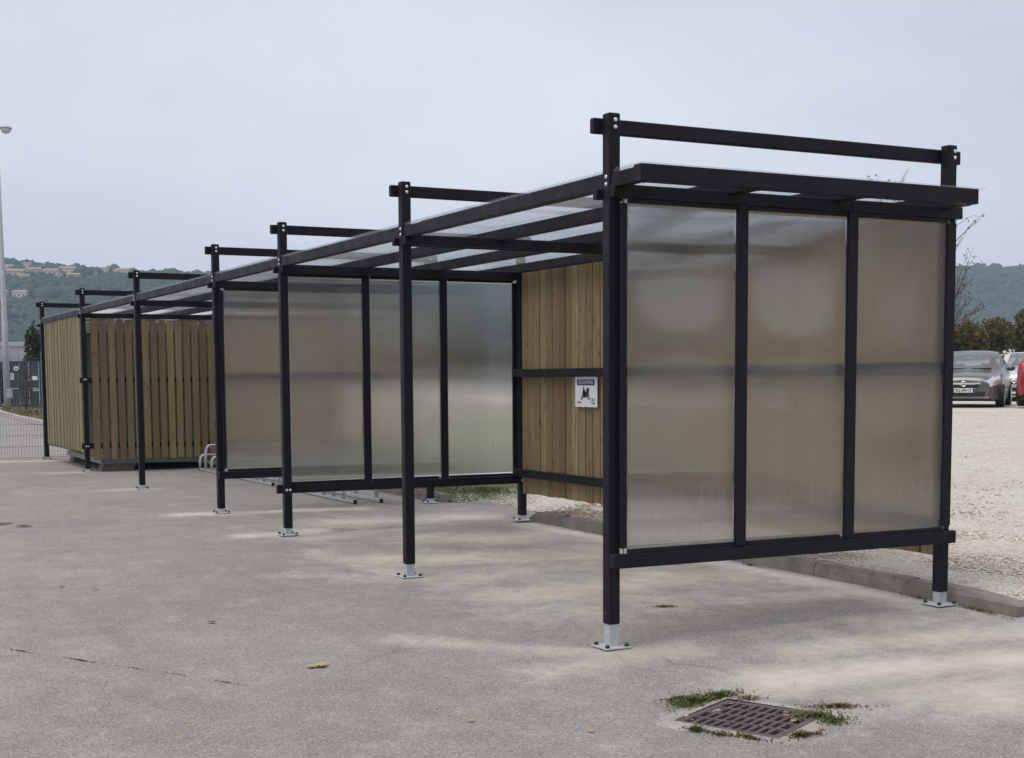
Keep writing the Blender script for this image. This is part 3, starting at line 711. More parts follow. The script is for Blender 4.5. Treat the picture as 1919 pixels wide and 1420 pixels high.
for wx in (-0.078, 0.052):
    put('icon_wheel', poly(circ(wx, -0.056, 0.0175, 18, 1.5), 0.0055), 'grey_ink', (0, 0, 0))
    put('icon_hub', poly(circ(wx, -0.056, 0.006, 12, 1.5), 0.0065), 'white', (0, 0, 0))
put('red_print', poly([(-.165, -.108), (-.088, -.108), (-.088, -.089), (-.165, -.089)], 0.0045, 0.0006), 'faded_red', (0, 0, 0))
for q in range(4):
    xq = -0.158 + q * 0.019; put('red_letter', poly([(xq, -.1045), (xq + .011, -.1045), (xq + .011, -.0925), (xq, -.0925)], 0.0053, 0.0004), 'red_print', (0, 0, 0))
put('parking_mark', poly([(.098, -.112), (.158, -.112), (.164, -.106), (.164, -.066), (.158, -.060), (.098, -.060), (.092, -.066), (.092, -.106)], 0.0045, 0.0006), 'blue_print', (0, 0, 0))
put('parking_field', poly([(.101, -.108), (.155, -.108), (.160, -.104), (.160, -.068), (.155, -.064), (.101, -.064), (.096, -.068), (.096, -.104)], 0.0053, 0.0004), 'white', (0, 0, 0))
put('parking_letter', text_mesh('P', 0.050, 0.001), 'blue_print', (0.124, -0.086, 0.0062), sg, 1.2)
put('parking_corner', poly([(.128, -.108), (.158, -.108), (.158, -.088)], 0.0060, 0.0004), 'ink', (0, 0, 0))

# ------------------------------------------------------------------ bike racks
def hoop(h, l, n_=9):
    pts = [(0, 0.03)]; r = 0.07
    pts += [(0, h * 0.55)] + [(r - r * math.cos(a), h * 0.55 + (h * 0.45) * math.sin(a)) for a in np.linspace(0.4, math.pi / 2, 4)]
    pts += [(l - 0.07, h)] + [(l - r + r * math.sin(a), h - (h * .45) * (1 - math.cos(a))) for a in np.linspace(0.4, math.pi / 2, 4)]
    pts += [(l, 0.03)]; return pts
def rack(y0, y1, label):
    root = empty('bike_rack', (1.72, y0, ground(1.7, (y0 + y1) / 2))); tag(root, label, 'bike rack', 'galvanised bike racks in the middle bays')
    L = y1 - y0
    for xr in (0.0, 0.33):
        bm = bmesh.new(); bm_box(bm, -0.016, 0.016, 0.02, L - 0.02, 0.012, 0.044); r_ = link('floor_rail', bm_done(bm, 'floor_rail'), root, 'galv'); r_.location = (xr, 0, 0)
        for ye in (0.0, L):
            bm = bmesh.new(); bm_box(bm, -0.020, 0.020, -0.020, 0.020, 0.004, 0.052); bmesh.ops.bevel(bm, geom=bm.edges[:], offset=0.006, segments=1, affect='EDGES')
            c_ = link('end_cap', bm_done(bm, 'end_cap'), r_, 'cap'); c_.location = (0, ye, 0)
    y = 0.22; k = 0
    while y < L - 0.1:
        h, l = (0.42, 0.55) if k % 2 else (0.25, 0.42)
        for dy in (-0.035, 0.035):
            bm = bmesh.new(); bm_tube(bm, [(-0.06 + a * 1.0, 0, z) for a, z in hoop(h, l)], 0.010, 7)
            for xx in (0.10, 0.22): pass
            o = link('wheel_hoop', bm_done(bm, 'wheel_hoop', True), root, 'galv'); o.location = (0, y + dy, 0.02)
        bm = bmesh.new()
        for xx in (0.02, 0.16, 0.30): bm_tube(bm, [(xx, -0.035, h * 0.9), (xx, 0.035, h * 0.9)], 0.006, 5)
        o = link('hoop_tie', bm_done(bm, 'hoop_tie'), root, 'galv'); o.location = (0, y, 0.02)
        y += 0.36; k += 1
rack(8.78, 11.72, 'galvanised bike rack nearest the camera, behind the second glazed wall')
rack(12.02, 13.95, 'galvanised bike rack in the middle of the row of three')
rack(14.10, 16.02, 'galvanised bike rack farthest back beside the pine slat wall')

# ------------------------------------------------------------------ storage cabin behind the slats
cb = empty('storage_cabin', (0.30, 16.70, 0.20)); tag(cb, 'grey steel cabin with pale louvres standing behind the pine slats', 'cabin')
def bx(name, x0, x1, y0, y1, z0, z1, material, parent, bev=0.0):
    bm = bmesh.new(); bm_box(bm, x0, x1, y0, y1, z0, z1); bmesh.ops.recalc_face_normals(bm, faces=bm.faces)
    if bev: bmesh.ops.bevel(bm, geom=bm.edges[:], offset=bev, segments=1, affect='EDGES')
    return link(name, bm_done(bm, name), parent, material)
bx('base_frame', -0.02, 2.16, -0.02, 3.25, 0.0, 0.092, 'grey_frame', cb, 0.004)
bx('cabin_wall', 0.02, 2.12, 0.02, 3.21, 0.093, 2.12, 'grey_steel', cb, 0.004)
for k in range(4):
    bx('louvre', -0.13, 2.14, -0.016, 3.22, 2.135 + k * 0.046, 2.135 + k * 0.046 + 0.034, 'cream', cb, 0.003)
bx('cabin_roof', 0.0, 2.14, 0.0, 3.23, 2.122, 2.132, 'grey_steel', cb)
for (x, y, lb) in ((0.30, 16.72, 'wooden block propping the near left corner of the grey cabin'), (0.30, 19.5, 'wooden blocks propping the far left corner of the grey cabin')):
    k_ = empty('support_block', (x, y, ground(x, y))); tag(k_, lb, 'block', 'blocks under the grey cabin')
    bx('block', 0.0, 0.52 if y < 17 else 0.35, 0.0, 0.34, 0.0, 0.060, 'wood_block', k_, 0.004); bx('block', 0.02, 0.54 if y < 17 else 0.36, 0.01, 0.33, 0.062, 0.111, 'wood_block', k_, 0.004)

# ------------------------------------------------------------------ drain grate
gzc = float(gz(GC[0], GC[1])) + 0.002
gr = empty('drain_grate', (GC[0], GC[1], gzc)); gr.rotation_euler = (0, 0, math.atan2(GU[1], GU[0])); tag(gr, 'rusty cast iron drain grate set in the asphalt', 'drain grate')
for a in ((-.265, .265, -.265, -.232), (-.265, .265, .232, .265)): bx('frame_bar', *a, -0.05, 0.006, 'iron', gr, 0.003)
for a in ((-.265, -.228, -.2315, .2315), (.228, .265, -.2315, .2315)): bx('frame_bar', *a, -0.05, 0.006, 'iron', gr, 0.003)
nb = 10; pw = 0.456 / nb
for k in range(1, nb): bx('grate_bar', -.228 + k * pw - 0.0085, -.228 + k * pw + 0.0085, -.2315, .2315, -0.035, 0.0055, 'iron', gr, 0.002)
for k in range(1, 4):
    yk = -.2315 + k * .463 / 4
    for q in range(nb):
        x0 = -.228 + q * pw + (0.009 if q else 0.0005); x1 = -.228 + (q + 1) * pw - (0.009 if q < nb - 1 else 0.0005)
        bx('cross_bar', x0, x1, yk - 0.010, yk + 0.010, -0.035, 0.0045, 'iron', gr)
bm = bmesh.new(); bm_box(bm, -.26, .26, -.26, .26, -0.55, -0.02); bmesh.ops.delete(bm, geom=[f for f in bm.faces if f.calc_center_median().z > -0.03], context='FACES')
link('drain_pit', bm_done(bm, 'drain_pit'), gr, 'dark')
# asphalt collar round the frame
bm = bmesh.new(); inner, outer = [], []
for k in range(48):
    a = 2 * math.pi * k / 48; c_, s_ = math.cos(a), math.sin(a); q = 1 / max(abs(c_), abs(s_))
    ri = 0.262 * q; ro = 0.42 * min(q, 1.22) + 0.01 * math.sin(5 * a)
    def wp(r):
        x = GC[0] + GU[0] * c_ * r + GV[0] * s_ * r; y = GC[1] + GU[1] * c_ * r + GV[1] * s_ * r; return x, y
    x, y = wp(ri); inner.append(bm.verts.new((x, y, float(gz(x, y)) + 0.009))); x, y = wp(ro); outer.append(bm.verts.new((x, y, float(gz(x, y)) - 0.010)))
for k in range(48): bm.faces.new((inner[k], outer[k], outer[(k + 1) % 48], inner[(k + 1) % 48]))
me = bm_done(bm, 'asphalt_collar', True); at_ = me.attributes.new('dust', 'FLOAT', 'POINT')
vv_ = np.array([v.co[:] for v in me.vertices]); at_.data.foreach_set('value', (dustf(vv_[:, 0], vv_[:, 1]) + 0.25).astype(np.float32))
o = link('asphalt_collar', me, None, 'asphalt'); tag(o, 'sandy asphalt patch round the drain grate', kind='structure')

# ------------------------------------------------------------------ weeds, litter
def blades(name, spots, material, hmin, hmax, label, per, lean=0.6, bw=0.004):
    V, F = [], []
    for (x, y, z, rx, ry, ang, n_) in spots:
        for _ in range(int(n_ * per)):
            a, r = rng.uniform(0, 2 * np.pi), min(1.9, abs(rng.normal(0, 0.75))); lx_, ly_ = rx * r * np.cos(a), ry * r * np.sin(a)
            bx_, by_ = x + lx_ * math.cos(ang) - ly_ * math.sin(ang), y + lx_ * math.sin(ang) + ly_ * math.cos(ang)
            h = rng.uniform(hmin, hmax) * max(0.35, 1.15 - 0.6 * r); th = rng.uniform(0, 2 * np.pi); l_ = rng.uniform(0.1, 1) * lean
            d = np.array([math.cos(th), math.sin(th)]); w_ = bw * rng.uniform(0.6, 1.5); pz = np.array([-d[1], d[0]]) * w_
            z0 = (z if z is not None else float(gz(bx_, by_))) + 0.003
            i0 = len(V)
            m_ = (bx_ + d[0] * h * l_ * .4, by_ + d[1] * h * l_ * .4); e_ = (bx_ + d[0] * h * l_ * 1.2, by_ + d[1] * h * l_ * 1.2)
            V += [(bx_ - pz[0], by_ - pz[1], z0), (bx_ + pz[0], by_ + pz[1], z0), (m_[0] + pz[0], m_[1] + pz[1], z0 + h * .65), (m_[0] - pz[0], m_[1] - pz[1], z0 + h * .65), (e_[0], e_[1], z0 + h * 0.95)]
            F += [(i0, i0 + 1, i0 + 2), (i0, i0 + 2, i0 + 3), (i0 + 3, i0 + 2, i0 + 4)]
    o = link(name, fast_mesh(name, V, F), None, material); tag(o, label, 'weeds', kind='stuff'); return o
def gp(px, py, z=-0.03):       # asphalt point under a sight line
    d = ray(px, py); tt = (z - CAM.z) / d.z; p = CAM + d * tt
    for _ in range(4): zz = ground(p.x, p.y); tt = (zz - CAM.z) / d.z; p = CAM + d * tt
    return p
def sp(px, py, rx, ry, ang, n_): p = gp(px, py); return (p.x, p.y, None, rx, ry, ang, n_)
gang = math.atan2(GU[1], GU[0])
blades('grass_tuft', [sp(1300, 1316, .17, .10, 0.4, 420), sp(1345, 1306, .14, .06, 0.2, 240), sp(1270, 1312, .07, .04, 0, 60), sp(1530, 1345, .13, .11, gang, 380), sp(1555, 1352, .07, .07, 0, 110), sp(1305, 1370, .06, .025, gang, 80), sp(1500, 1380, .07, .04, 0, 110), sp(1400, 1384, .16, .02, gang, 70)], 'grass', 0.006, 0.028, 'green grass tufts sprouting round the drain grate', 1.5, 1.8, 0.0040)
blades('dry_weed', [sp(1400, 1311, .10, .05, 0.1, 120), sp(1570, 1325, .16, .05, -0.5, 260), sp(1243, 1138, .10, .03, -0.4, 90), sp(1350, 1378, .10, .02, gang, 60), sp(1530, 1376, .05, .02, 0, 50), (2.62, -0.25, None, .30, .04, 1.5, 160), (2.62, 0.3, None, .25, .03, 1.5, 50), (2.60, 2.2, None, .2, .03, 1.5, 70), (2.60, 3.4, None, .3, .03, 1.5, 30)], 'dry', 0.004, 0.018, 'dry brown weed mats by the drain and along the kerb foot', 1.1, 1.8, 0.004)
blades('crack_moss', [sp(40, 1221, .16, .018, -1.05, 45), sp(150, 1238, .17, .010, -1.05, 70), sp(250, 1253, .12, .007, -1.05, 25), sp(330, 1264, .14, .006, -1.05, 20), sp(425, 1280, .12, .007, -1.05, 28)], 'grass', 0.003, 0.007, 'thin mossy weeds growing along a crack in the asphalt', 1.5, 1.3, 0.004)
blades('lot_grass', [(5.0, 0.9, lot(5, .9), .45, .18, 0.4, 260), (5.9, 0.7, lot(5.9, .7), .3, .1, 0.2, 90), (3.3, 8.6, lot(3.3, 8.6), .5, .5, 0, 600), (3.2, 9.8, lot(3.2, 9.8), .5, .9, 0, 700), (4.3, 9.4, lot(4.3, 9.4), .7, .9, 0, 700)], 'grass', 0.02, 0.07, 'sparse grass growing in the gravel behind the kerb', 1.0, 0.8, 0.006)

def leaf(px, py, size, material, label, seed, n_=1, group=None):
    r = random.Random(seed); p = gp(px, py); V, F = [], []
    for q in range(n_):
        a0 = r.uniform(0, 6.28); ox, oy = (r.uniform(-1, 1) * size * 1.3 * (n_ > 1), r.uniform(-1, 1) * size * 1.3 * (n_ > 1))
        i0 = len(V); k_ = 14; V.append((ox, oy, 0.012 * size / 0.05))
        for j in range(k_):
            a = a0 + 2 * math.pi * j / k_; rr = size * (0.55 + 0.45 * abs(math.cos(2.5 * (a - a0)))) * r.uniform(0.85, 1.1)
            V.append((ox + rr * math.cos(a), oy + rr * math.sin(a) * 0.8, 0.004 + r.uniform(0, 0.22) * size))
        for j in range(k_): F.append((i0, i0 + 1 + j, i0 + 1 + (j + 1) % k_))
    me = mesh('dead_leaf', V, F); o = link('dead_leaf', me, None, material); o.location = (p.x, p.y, ground(p.x, p.y) + 0.006)
    md = o.modifiers.new('thick', 'SOLIDIFY'); md.thickness = 0.0015
    tag(o, label, 'leaf', group)
leaf(595, 1250, 0.040, 'leaf_tan', 'tan dead leaves lying together on the open asphalt', 1, 3)
leaf(397, 1168, 0.032, 'leaf_brown', 'dark brown curled leaf on the open asphalt', 2)
leaf(115, 1100, 0.030, 'leaf_orange', 'small orange leaf near the left edge, the left of two', 3)
leaf(180, 1105, 0.028, 'leaf_orange', 'small orange leaf near the left edge, the right of two', 4)
leaf(1107, 1372, 0.020, 'leaf_tan', 'tiny tan leaf on the asphalt left of the drain', 5)
leaf(882, 1353, 0.020, 'leaf_tan', 'tiny tan leaf at the bottom middle of the asphalt', 6)
leaf(1475, 1344, 0.022, 'leaf_orange', 'orange leaf lying on the drain grate', 7)
leaf(1487, 1354, 0.018, 'leaf_tan', 'tan leaf caught at the right edge of the drain grate', 8)
leaf(1366, 1362, 0.016, 'leaf_brown', 'brown leaf caught in the front slots of the drain grate', 9)
leaf(1540, 1368, 0.022, 'leaf_orange', 'orange leaf in the grass right of the drain', 10)
leaf(168, 1031, 0.022, 'leaf_tan', 'small tan leaf on the asphalt far to the left', 11)
for q, (px, py, lb) in enumerate(((12, 983, 'brown leaf cluster at the left edge of the asphalt'), (40, 988, 'brown leaf beside the cluster at the left edge'))): leaf(px, py, 0.05, 'leaf_brown', lb, 20 + q, 3)
# leaf litter by the back post
P_ = []
for _ in range(260):
    x = KX1 + rng.uniform(-0.05, 0.5); y = 6.25 + rng.normal(0, 0.55); P_.append((x, y, lot(x, y) + 0.012))
P_ = np.array(P_); qV = np.array([(-1, -.6, .1), (1, -.5, -.1), (1.1, .6, .2), (-.9, .6, 0)]); qF = np.array([(0, 1, 2), (0, 2, 3)])
o = scatter('leaf_litter', P_, rng.uniform(0.012, 0.028, len(P_)), qV, qF, 'leaf_orange', 1.0); tag(o, 'brown leaf litter drifted behind the back post by the boards', 'leaves', kind='stuff')
n = 900; px_ = rng.uniform(-4, 2.6, n); py_ = rng.uniform(-2.6, 6, n)
o = scatter('loose_chips', np.stack([px_, py_, gz(px_, py_) + 0.004], -1), rng.uniform(0.002, 0.0055, n), oct_V, oct_F, 'stone', 0.7); tag(o, 'fine stone chips strewn over the asphalt', 'chips', kind='stuff')

# ------------------------------------------------------------------ wire mesh fence beyond the shelter
fe = empty('mesh_fence', (-3.2, 20.80, 0.10)); tag(fe, 'grey welded wire mesh fence past the far end of the shelter', 'fence')
bm = bmesh.new(); FL, FH = 8.2, 1.92
for k in range(int(FL / 0.05) + 1):
    x = k * 0.05; bm_box(bm, x - 0.0022, x + 0.0022, -0.0022, 0.0022, 0.02, FH + 0.03)
for k in range(10):
    z = 0.03 + k * 0.205; bm_box(bm, 0, FL, 0.0024, 0.0070, z - 0.0025, z + 0.0025)
w_ = link('wire_mesh', bm_done(bm, 'wire_mesh'), fe, 'wire'); w_['kind'] = 'stuff'
for x in (0.0, 3.24, 5.6, 8.2): bx('fence_post', x - 0.03, x + 0.03, 0.008, 0.058, -0.05, 2.0, 'wire', fe, 0.003)

# ------------------------------------------------------------------ left background: verge, lamp, containers, shed, trees
vV = [(2.6, 26, .10), (2.62, 34, .10), (3.05, 41.5, .10), (3.35, 50, .10), (3.75, 58, .10), (4.6, 68, .10), (9.0, 72.5, .10), (14, 60, .10), (10, 26, .10)]
bm = bmesh.new(); a = [bm.verts.new((x + .14, y, .22)) for x, y, z in vV]; b_ = [bm.verts.new((x + .14, y, 0)) for x, y, z in vV]; bm.faces.new(a)
for k in range(len(a)): bm.faces.new((a[k], b_[k], b_[(k + 1) % len(a)], a[(k + 1) % len(a)]))
bmesh.ops.triangulate(bm, faces=[f for f in bm.faces if len(f.verts) > 4])
o = link('grass_verge', bm_done(bm, 'grass_verge'), None, 'dry'); tag(o, 'dry grass verge beyond the wire fence', kind='structure')
kr = empty('verge_kerb', (0, 0, 0)); tag(kr, 'pale concrete kerb along the dry verge', kind='structure')
for (p, q) in zip(vV[:6], vV[1:6]):
    p, q = Vector(p), Vector(q); n_ = max(1, int((q - p).length / 1.0))
    for k in range(n_):
        a_, b2 = p.lerp(q, k / n_), p.lerp(q, (k + 1) / n_); dd = (b2 - a_).normalized() * 0.006
        a_ = Vector((a_.x + .07, a_.y, .17)) + dd; b2 = Vector((b2.x + .07, b2.y, .17)) - dd
        stick('kerb_stone', a_, b2, 0.17, 0.15, kr, 'pale_concrete', 0.012, side=(0, 0, 1))
spots = []
for _ in range(260):
    k = random.randrange(5); p, q = Vector(vV[k]), Vector(vV[k + 1]); c_ = p.lerp(q, random.random())
    spots.append((c_.x + random.uniform(.3, 3.0), c_.y, .22, .3, .3, 0, 12))
blades('verge_grass', spots, 'grass', 0.05, 0.22, 'rough grass growing on the verge beyond the fence', 1.0, 0.7, 0.012)

lp = empty('street_lamp', at(14.5, 766, 69)); lp.location.z = 0.2; tag(lp, 'tall pale grey street lamp at the left edge', 'lamp')
bm = bmesh.new(); bm_tube(bm, [(0, 0, 0), (0, 0, 4), (0, 0, 9), (0, 0, 13.45)], [0.17, 0.135, 0.09, 0.055], 14); link('lamp_pole', bm_done(bm, 'lamp_pole', True), lp, 'pole')
bx('service_door', -0.06, 0.22, -0.19, -0.12, 0.55, 0.95, 'pole', lp, 0.01)
bm = bmesh.new(); rv = Vector((rt.x, rt.y, 0)); bm_tube(bm, [Vector((0, 0, 13.40)), rv * 0.12 + Vector((0, 0, 13.50)), rv * 0.30 + Vector((0, 0, 13.52))], [0.05, 0.045, 0.05], 8); link('lamp_arm', bm_done(bm, 'lamp_arm', True), lp, 'pole')
bm = bmesh.new(); bmesh.ops.create_uvsphere(bm, u_segments=16, v_segments=10, radius=1)
for v_ in bm.verts: v_.co = Vector((v_.co.x * 0.30, v_.co.y * 0.26, max(0, v_.co.z) * 0.16))
h_ = link('lamp_head', bm_done(bm, 'lamp_head', True), lp, 'pole'); h_.location = rv * 0.42 + Vector((0, 0, 13.48))
bm = bmesh.new(); bmesh.ops.create_uvsphere(bm, u_segments=16, v_segments=10, radius=1)
for v_ in bm.verts: v_.co = Vector((v_.co.x * 0.26, v_.co.y * 0.23, min(0, v_.co.z) * 0.24))
h_ = link('lamp_glass', bm_done(bm, 'lamp_glass', True), lp, 'lampglass'); h_.location = rv * 0.42 + Vector((0, 0, 13.47))

def container(name, corner, material, label, marks):
    root = empty(name, corner); root.rotation_euler = (0, 0, -yaw - 0.02 + R(27) * 0 ); tag(root, label, 'container')
    Wd, H, L = 2.44, 2.60, 6.05
    bx('container_wall', 0.03, Wd - 0.03, 0.06, L, 0.14, H - 0.03, material, root)
    for x0 in (0, Wd - 0.10): bx('corner_post', x0, x0 + 0.10, -0.01, 0.09, 0.0, H, material, root, 0.008)
    bx('header', 0.1005, Wd - 0.1005, 0.0, 0.09, H - 0.13, H - 0.005, material, root, 0.006); bx('sill', 0.1005, Wd - 0.1005, 0.0, 0.09, 0.0, 0.14, material, root, 0.006)
    for k in range(2):
        x0 = 0.105 + k * 1.117; d = bx('door', x0, x0 + 1.11, 0.02, 0.058, 0.145, H - 0.14, material, root, 0.004)
        for j in range(4): bx('door_rib', x0 + 0.06, x0 + 1.05, 0.004, 0.0195, 0.42 + j * 0.55, 0.52 + j * 0.55, material, d, 0.004)
        for xr in (0.28, 0.86):
            bm = bmesh.new(); bm_tube(bm, [(x0 + xr, -0.025, 0.12), (x0 + xr, -0.025, H - 0.10)], 0.017, 6); link('lock_rod', bm_done(bm, 'lock_rod'), d, 'galv')
        bx('lock_handle', x0 + 0.30, x0 + 0.80, -0.05, -0.02, 1.02, 1.06, 'galv', d)
    for (x, z, w_, h_, mt) in marks: bx('marking', x, x + w_, -0.008, -0.001, z, z + h_, mt, root)
    if marks:
        c_ = link('marking', poly(circ(0.78, 2.18, 0.13), 0, 0.006), root, 'white'); c_.rotation_euler = (math.pi / 2, 0, 0); c_.location = (0, -0.004, 0)
        c_ = link('marking', poly(circ(0.78, 2.18, 0.06), 0, 0.006), root, 'container'); c_.rotation_euler = (math.pi / 2, 0, 0); c_.location = (0, -0.010, 0)
c0 = at(7, 758, 80); c0.z = 0.10
container('shipping_container', c0, 'container', 'dark blue shipping container with lock rods and white markings', [(0.22, 1.55, .42, .36, 'white'), (0.26, 1.59, .34, .28, 'red_print'), (1.58, 1.52, .40, .22, 'white'), (1.62, 0.92, .50, .05, 'white'), (1.62, 1.02, .34, .05, 'white')])
c1 = at(-77, 758, 80.5); c1.z = 0.10
container('shipping_container', c1, 'container2', 'violet grey shipping container cut off by the left edge', [])
bd = empty('warehouse', at(-300, 720, 125)); bd.location.z = 0; bd.rotation_euler = (0, 0, -yaw); tag(bd, 'long low pale grey warehouse behind the shipping containers', 'building')
bx('wall', 0, 34, 0, 18, 0, 4.75, 'shed_grey', bd)
bx('eave_trim', -0.1, 34.1, -0.12, -0.002, 4.62, 5.02, 'shed_grey', bd, 0.02); bx('roof', 0.02, 33.98, 0.002, 17.9, 4.76, 5.0, 'shed_grey', bd)
for k in range(48): bx('cladding_rib', 0.4 + k * 0.7, 0.52 + k * 0.7, -0.05, -0.001, 0.1, 4.61, 'shed_grey', bd)

def leafcloud(name, centers, radii, n_, size, parent, material):
    centers = np.array(centers); radii = np.array(radii); k = rng.integers(0, len(centers), n_)
    d = rng.normal(size=(n_, 3)); d /= np.linalg.norm(d, axis=1)[:, None]; r = rng.uniform(0.35, 1.08, n_) ** 0.6
    P = centers[k] + d * r[:, None] * radii[k]
    u = rng.normal(size=(n_, 3)); u /= np.linalg.norm(u, axis=1)[:, None]; w_ = np.cross(u, rng.normal(size=(n_, 3))); w_ /= np.linalg.norm(w_, axis=1)[:, None]
    s = (size * rng.uniform(0.6, 1.4, n_))[:, None]
    V = np.stack([P - u * s * .9, P + w_ * s * .45, P + u * s * .9, P - w_ * s * .45], 1).reshape(-1, 3)
    F = np.arange(n_ * 4).reshape(n_, 4); return link(name, fast_mesh(name, V, F), parent, material)
def shrub(name, loc, rx, rz, label, cat, material, n_=900, size=0.12, group=None, trunk=True):
    root = empty(name, loc); tag(root, label, cat, group)
    cs, rs = [], []
    for _ in range(12):
        cs.append((random.gauss(0, .38) * rx, random.gauss(0, .38) * rx, rz * random.uniform(0.25, 0.85))); q = random.uniform(.28, .5); rs.append((rx * q, rx * q, rz * q * 0.8))
    leafcloud('crown', cs, rs, n_, size, root, material)
    if trunk:
        bm = bmesh.new()
        for k in range(4):
            a = random.uniform(0, 6.28); bm_tube(bm, [(0, 0, -.1), (math.cos(a) * rx * .15, math.sin(a) * rx * .15, rz * .3), (math.cos(a) * rx * .35, math.sin(a) * rx * .35, rz * .65)], [0.05 * rz / 2, 0.035 * rz / 2, 0.012 * rz / 2], 6)
        link('trunk', bm_done(bm, 'trunk', True), root, 'twig')
    return root
p = at(74, 700, 100); shrub('evergreen_tree', (p.x, p.y, 0.1), 1.15, 4.6, 'dark evergreen tree showing between warehouse and shelter post', 'tree', 'evergreen', 3800, 0.16)
p = at(49, 765, 66); yt = shrub('young_cypress', (p.x, p.y, 0.2), 0.26, 2.2, 'slim young cypress with stakes on the verge', 'tree', 'cypress', 420, 0.06)
for dx in (-0.30, 0.32):
    bm = bmesh.new(); bm_tube(bm, [(dx, 0, 0), (dx * 0.8, 0, 1.9)], 0.035, 7); link('stake', bm_done(bm, 'stake'), yt, 'twig')

# ------------------------------------------------------------------ right background: scrub, bare tree
def tree_branches(bm, tips, p, d, L, r, depth):
    n_ = 4; pts = [p]; q = p.copy(); dd = d.copy()
    for k in range(n_):
        dd = (dd + Vector((random.gauss(0, .13), random.gauss(0, .13), random.gauss(0.03, .10)))).normalized(); q = q + dd * L / n_; pts.append(q.copy())
    bm_tube(bm, pts, [r * (1 - 0.45 * k / n_) for k in range(n_ + 1)], 6 if depth > 1 else 4, False)
    if depth == 0: tips.extend(pts[2:]); return
    for k in range(random.choice((3, 4, 4))):
        j = random.randint(1, n_); az = random.uniform(0, 6.28); sp_ = random.uniform(0.35, 0.95)
        side = Vector((math.cos(az), math.sin(az), random.uniform(-.1, .5)))
        tree_branches(bm, tips, pts[j], (dd + side * sp_).normalized(), L * random.uniform(0.55, 0.78), r * 0.5, depth - 1)
    tree_branches(bm, tips, pts[-1], dd, L * 0.7, r * 0.55, depth - 1)
random.seed(21)
p = at(1715, 700, 44); tb = empty('bare_tree', (p.x, p.y, lot(p.x, p.y) - 0.1)); tag(tb, 'thinly leaved autumn tree behind the right end of the shelter', 'tree')
bm = bmesh.new(); tips = []
tree_branches(bm, tips, Vector((0, 0, 0)), Vector((-0.03, 0.03, 1)), 2.45, 0.11, 4)
link('trunk', bm_done(bm, 'trunk', True), tb, 'twig')
tp_ = [tuple(t_) for t_ in tips]; tp_ = tp_ + tp_[::2]
leafcloud('crown', tp_, [(0.10, 0.10, 0.10)] * len(tp_), 1900, 0.045, tb, 'shrub'); tb.scale = (0.95, 0.95, 1.13)
random.seed(33)
HB = {18: 'scrub bush of the hedge showing just right of the shelter post', 19: 'rust brown scrub bush of the hedge above the grey car', 20: 'tall dark scrub bush of the hedge at the right picture edge'}
for k in range(26):
    px = 1040 + k * 42 + random.uniform(-10, 10); d = 63 + random.uniform(-3, 7)
    p = at(px, 657, d); zl = lot(p.x, p.y)
    shrub('scrub_bush', (p.x, p.y, zl - 0.15), random.uniform(0.9, 1.5), random.uniform(1.35, 1.95) + (0.4 if px > 1880 else 0), HB.get(k, 'autumn scrub bush in the dense hedge above the gravel bank'), 'bush', 'shrub', 1500, 0.13, 'scrub bushes of the hedge behind the car park')
for k in range(12):     # the same hedge further round, seen through the second glazed wall
    px = 520 + k * 42 + random.uniform(-10, 10); d = 70 + random.uniform(-3, 7); p = at(px, 657, d)
    shrub('scrub_bush', (p.x, p.y, lot(p.x, p.y) - 0.15), random.uniform(1.5, 2.2), random.uniform(3.0, 4.4), 'autumn scrub bush in the dense hedge above the gravel bank', 'bush', 'evergreen', 1200, 0.2, 'scrub bushes of the hedge behind the car park')

# tree belt added unseen behind the viewpoint so the panes mirror something dark
cs, rs = [], []
for k in range(70):
    a = k / 69; x = -6 + a * 78 + random.uniform(-1, 1); y = -52 + 22 * a + random.uniform(-2, 2); h = random.uniform(6.0, 8.5)
    for q in range(3): cs.append((x + random.gauss(0, .8), y + random.gauss(0, .8), h * (0.2 + 0.28 * q))); rs.append((1.7, 1.7, h * 0.24))
o = leafcloud('unseen_tree_belt', cs, rs, 14000, 0.5, None, 'evergreen'); tag(o, 'dark tree belt added unseen behind the viewpoint for the near panes to mirror', 'trees', kind='stuff')

# ------------------------------------------------------------------ cars
def cr(P0, P1, P2, P3, t_): return 0.5 * ((2 * P1) + (-P0 + P2) * t_ + (2 * P0 - 5 * P1 + 4 * P2 - P3) * t_ ** 2 + (-P0 + 3 * P1 - 3 * P2 + P3) * t_ ** 3)
ST = [ # x, then (y,z): sill, waist, shoulder, roof edge, centre
 (2.02, (.52, .24), (.60, .42), (.55, .60), (.36, .68), (0, .71)),
 (1.90, (.70, .20), (.78, .44), (.72, .70), (.48, .80), (0, .83)),
 (1.45, (.80, .18), (.86, .50), (.81, .80), (.56, .89), (0, .93)),
 (0.95, (.82, .18), (.87, .55), (.84, .88), (.64, .95), (0, .99)),
 (0.15, (.82, .18), (.87, .55), (.84, .99), (.60, 1.43), (0, 1.48)),
 (-0.80, (.82, .18), (.87, .55), (.84, 1.01), (.60, 1.45), (0, 1.50)),
 (-1.55, (.82, .20), (.86, .55), (.82, 1.02), (.57, 1.36), (0, 1.40)),
 (-1.88, (.76, .25), (.82, .55), (.77, .98), (.55, 1.08), (0, 1.12)),
 (-1.98, (.66, .28), (.72, .52), (.68, .80), (.45, .86), (0, .88))]
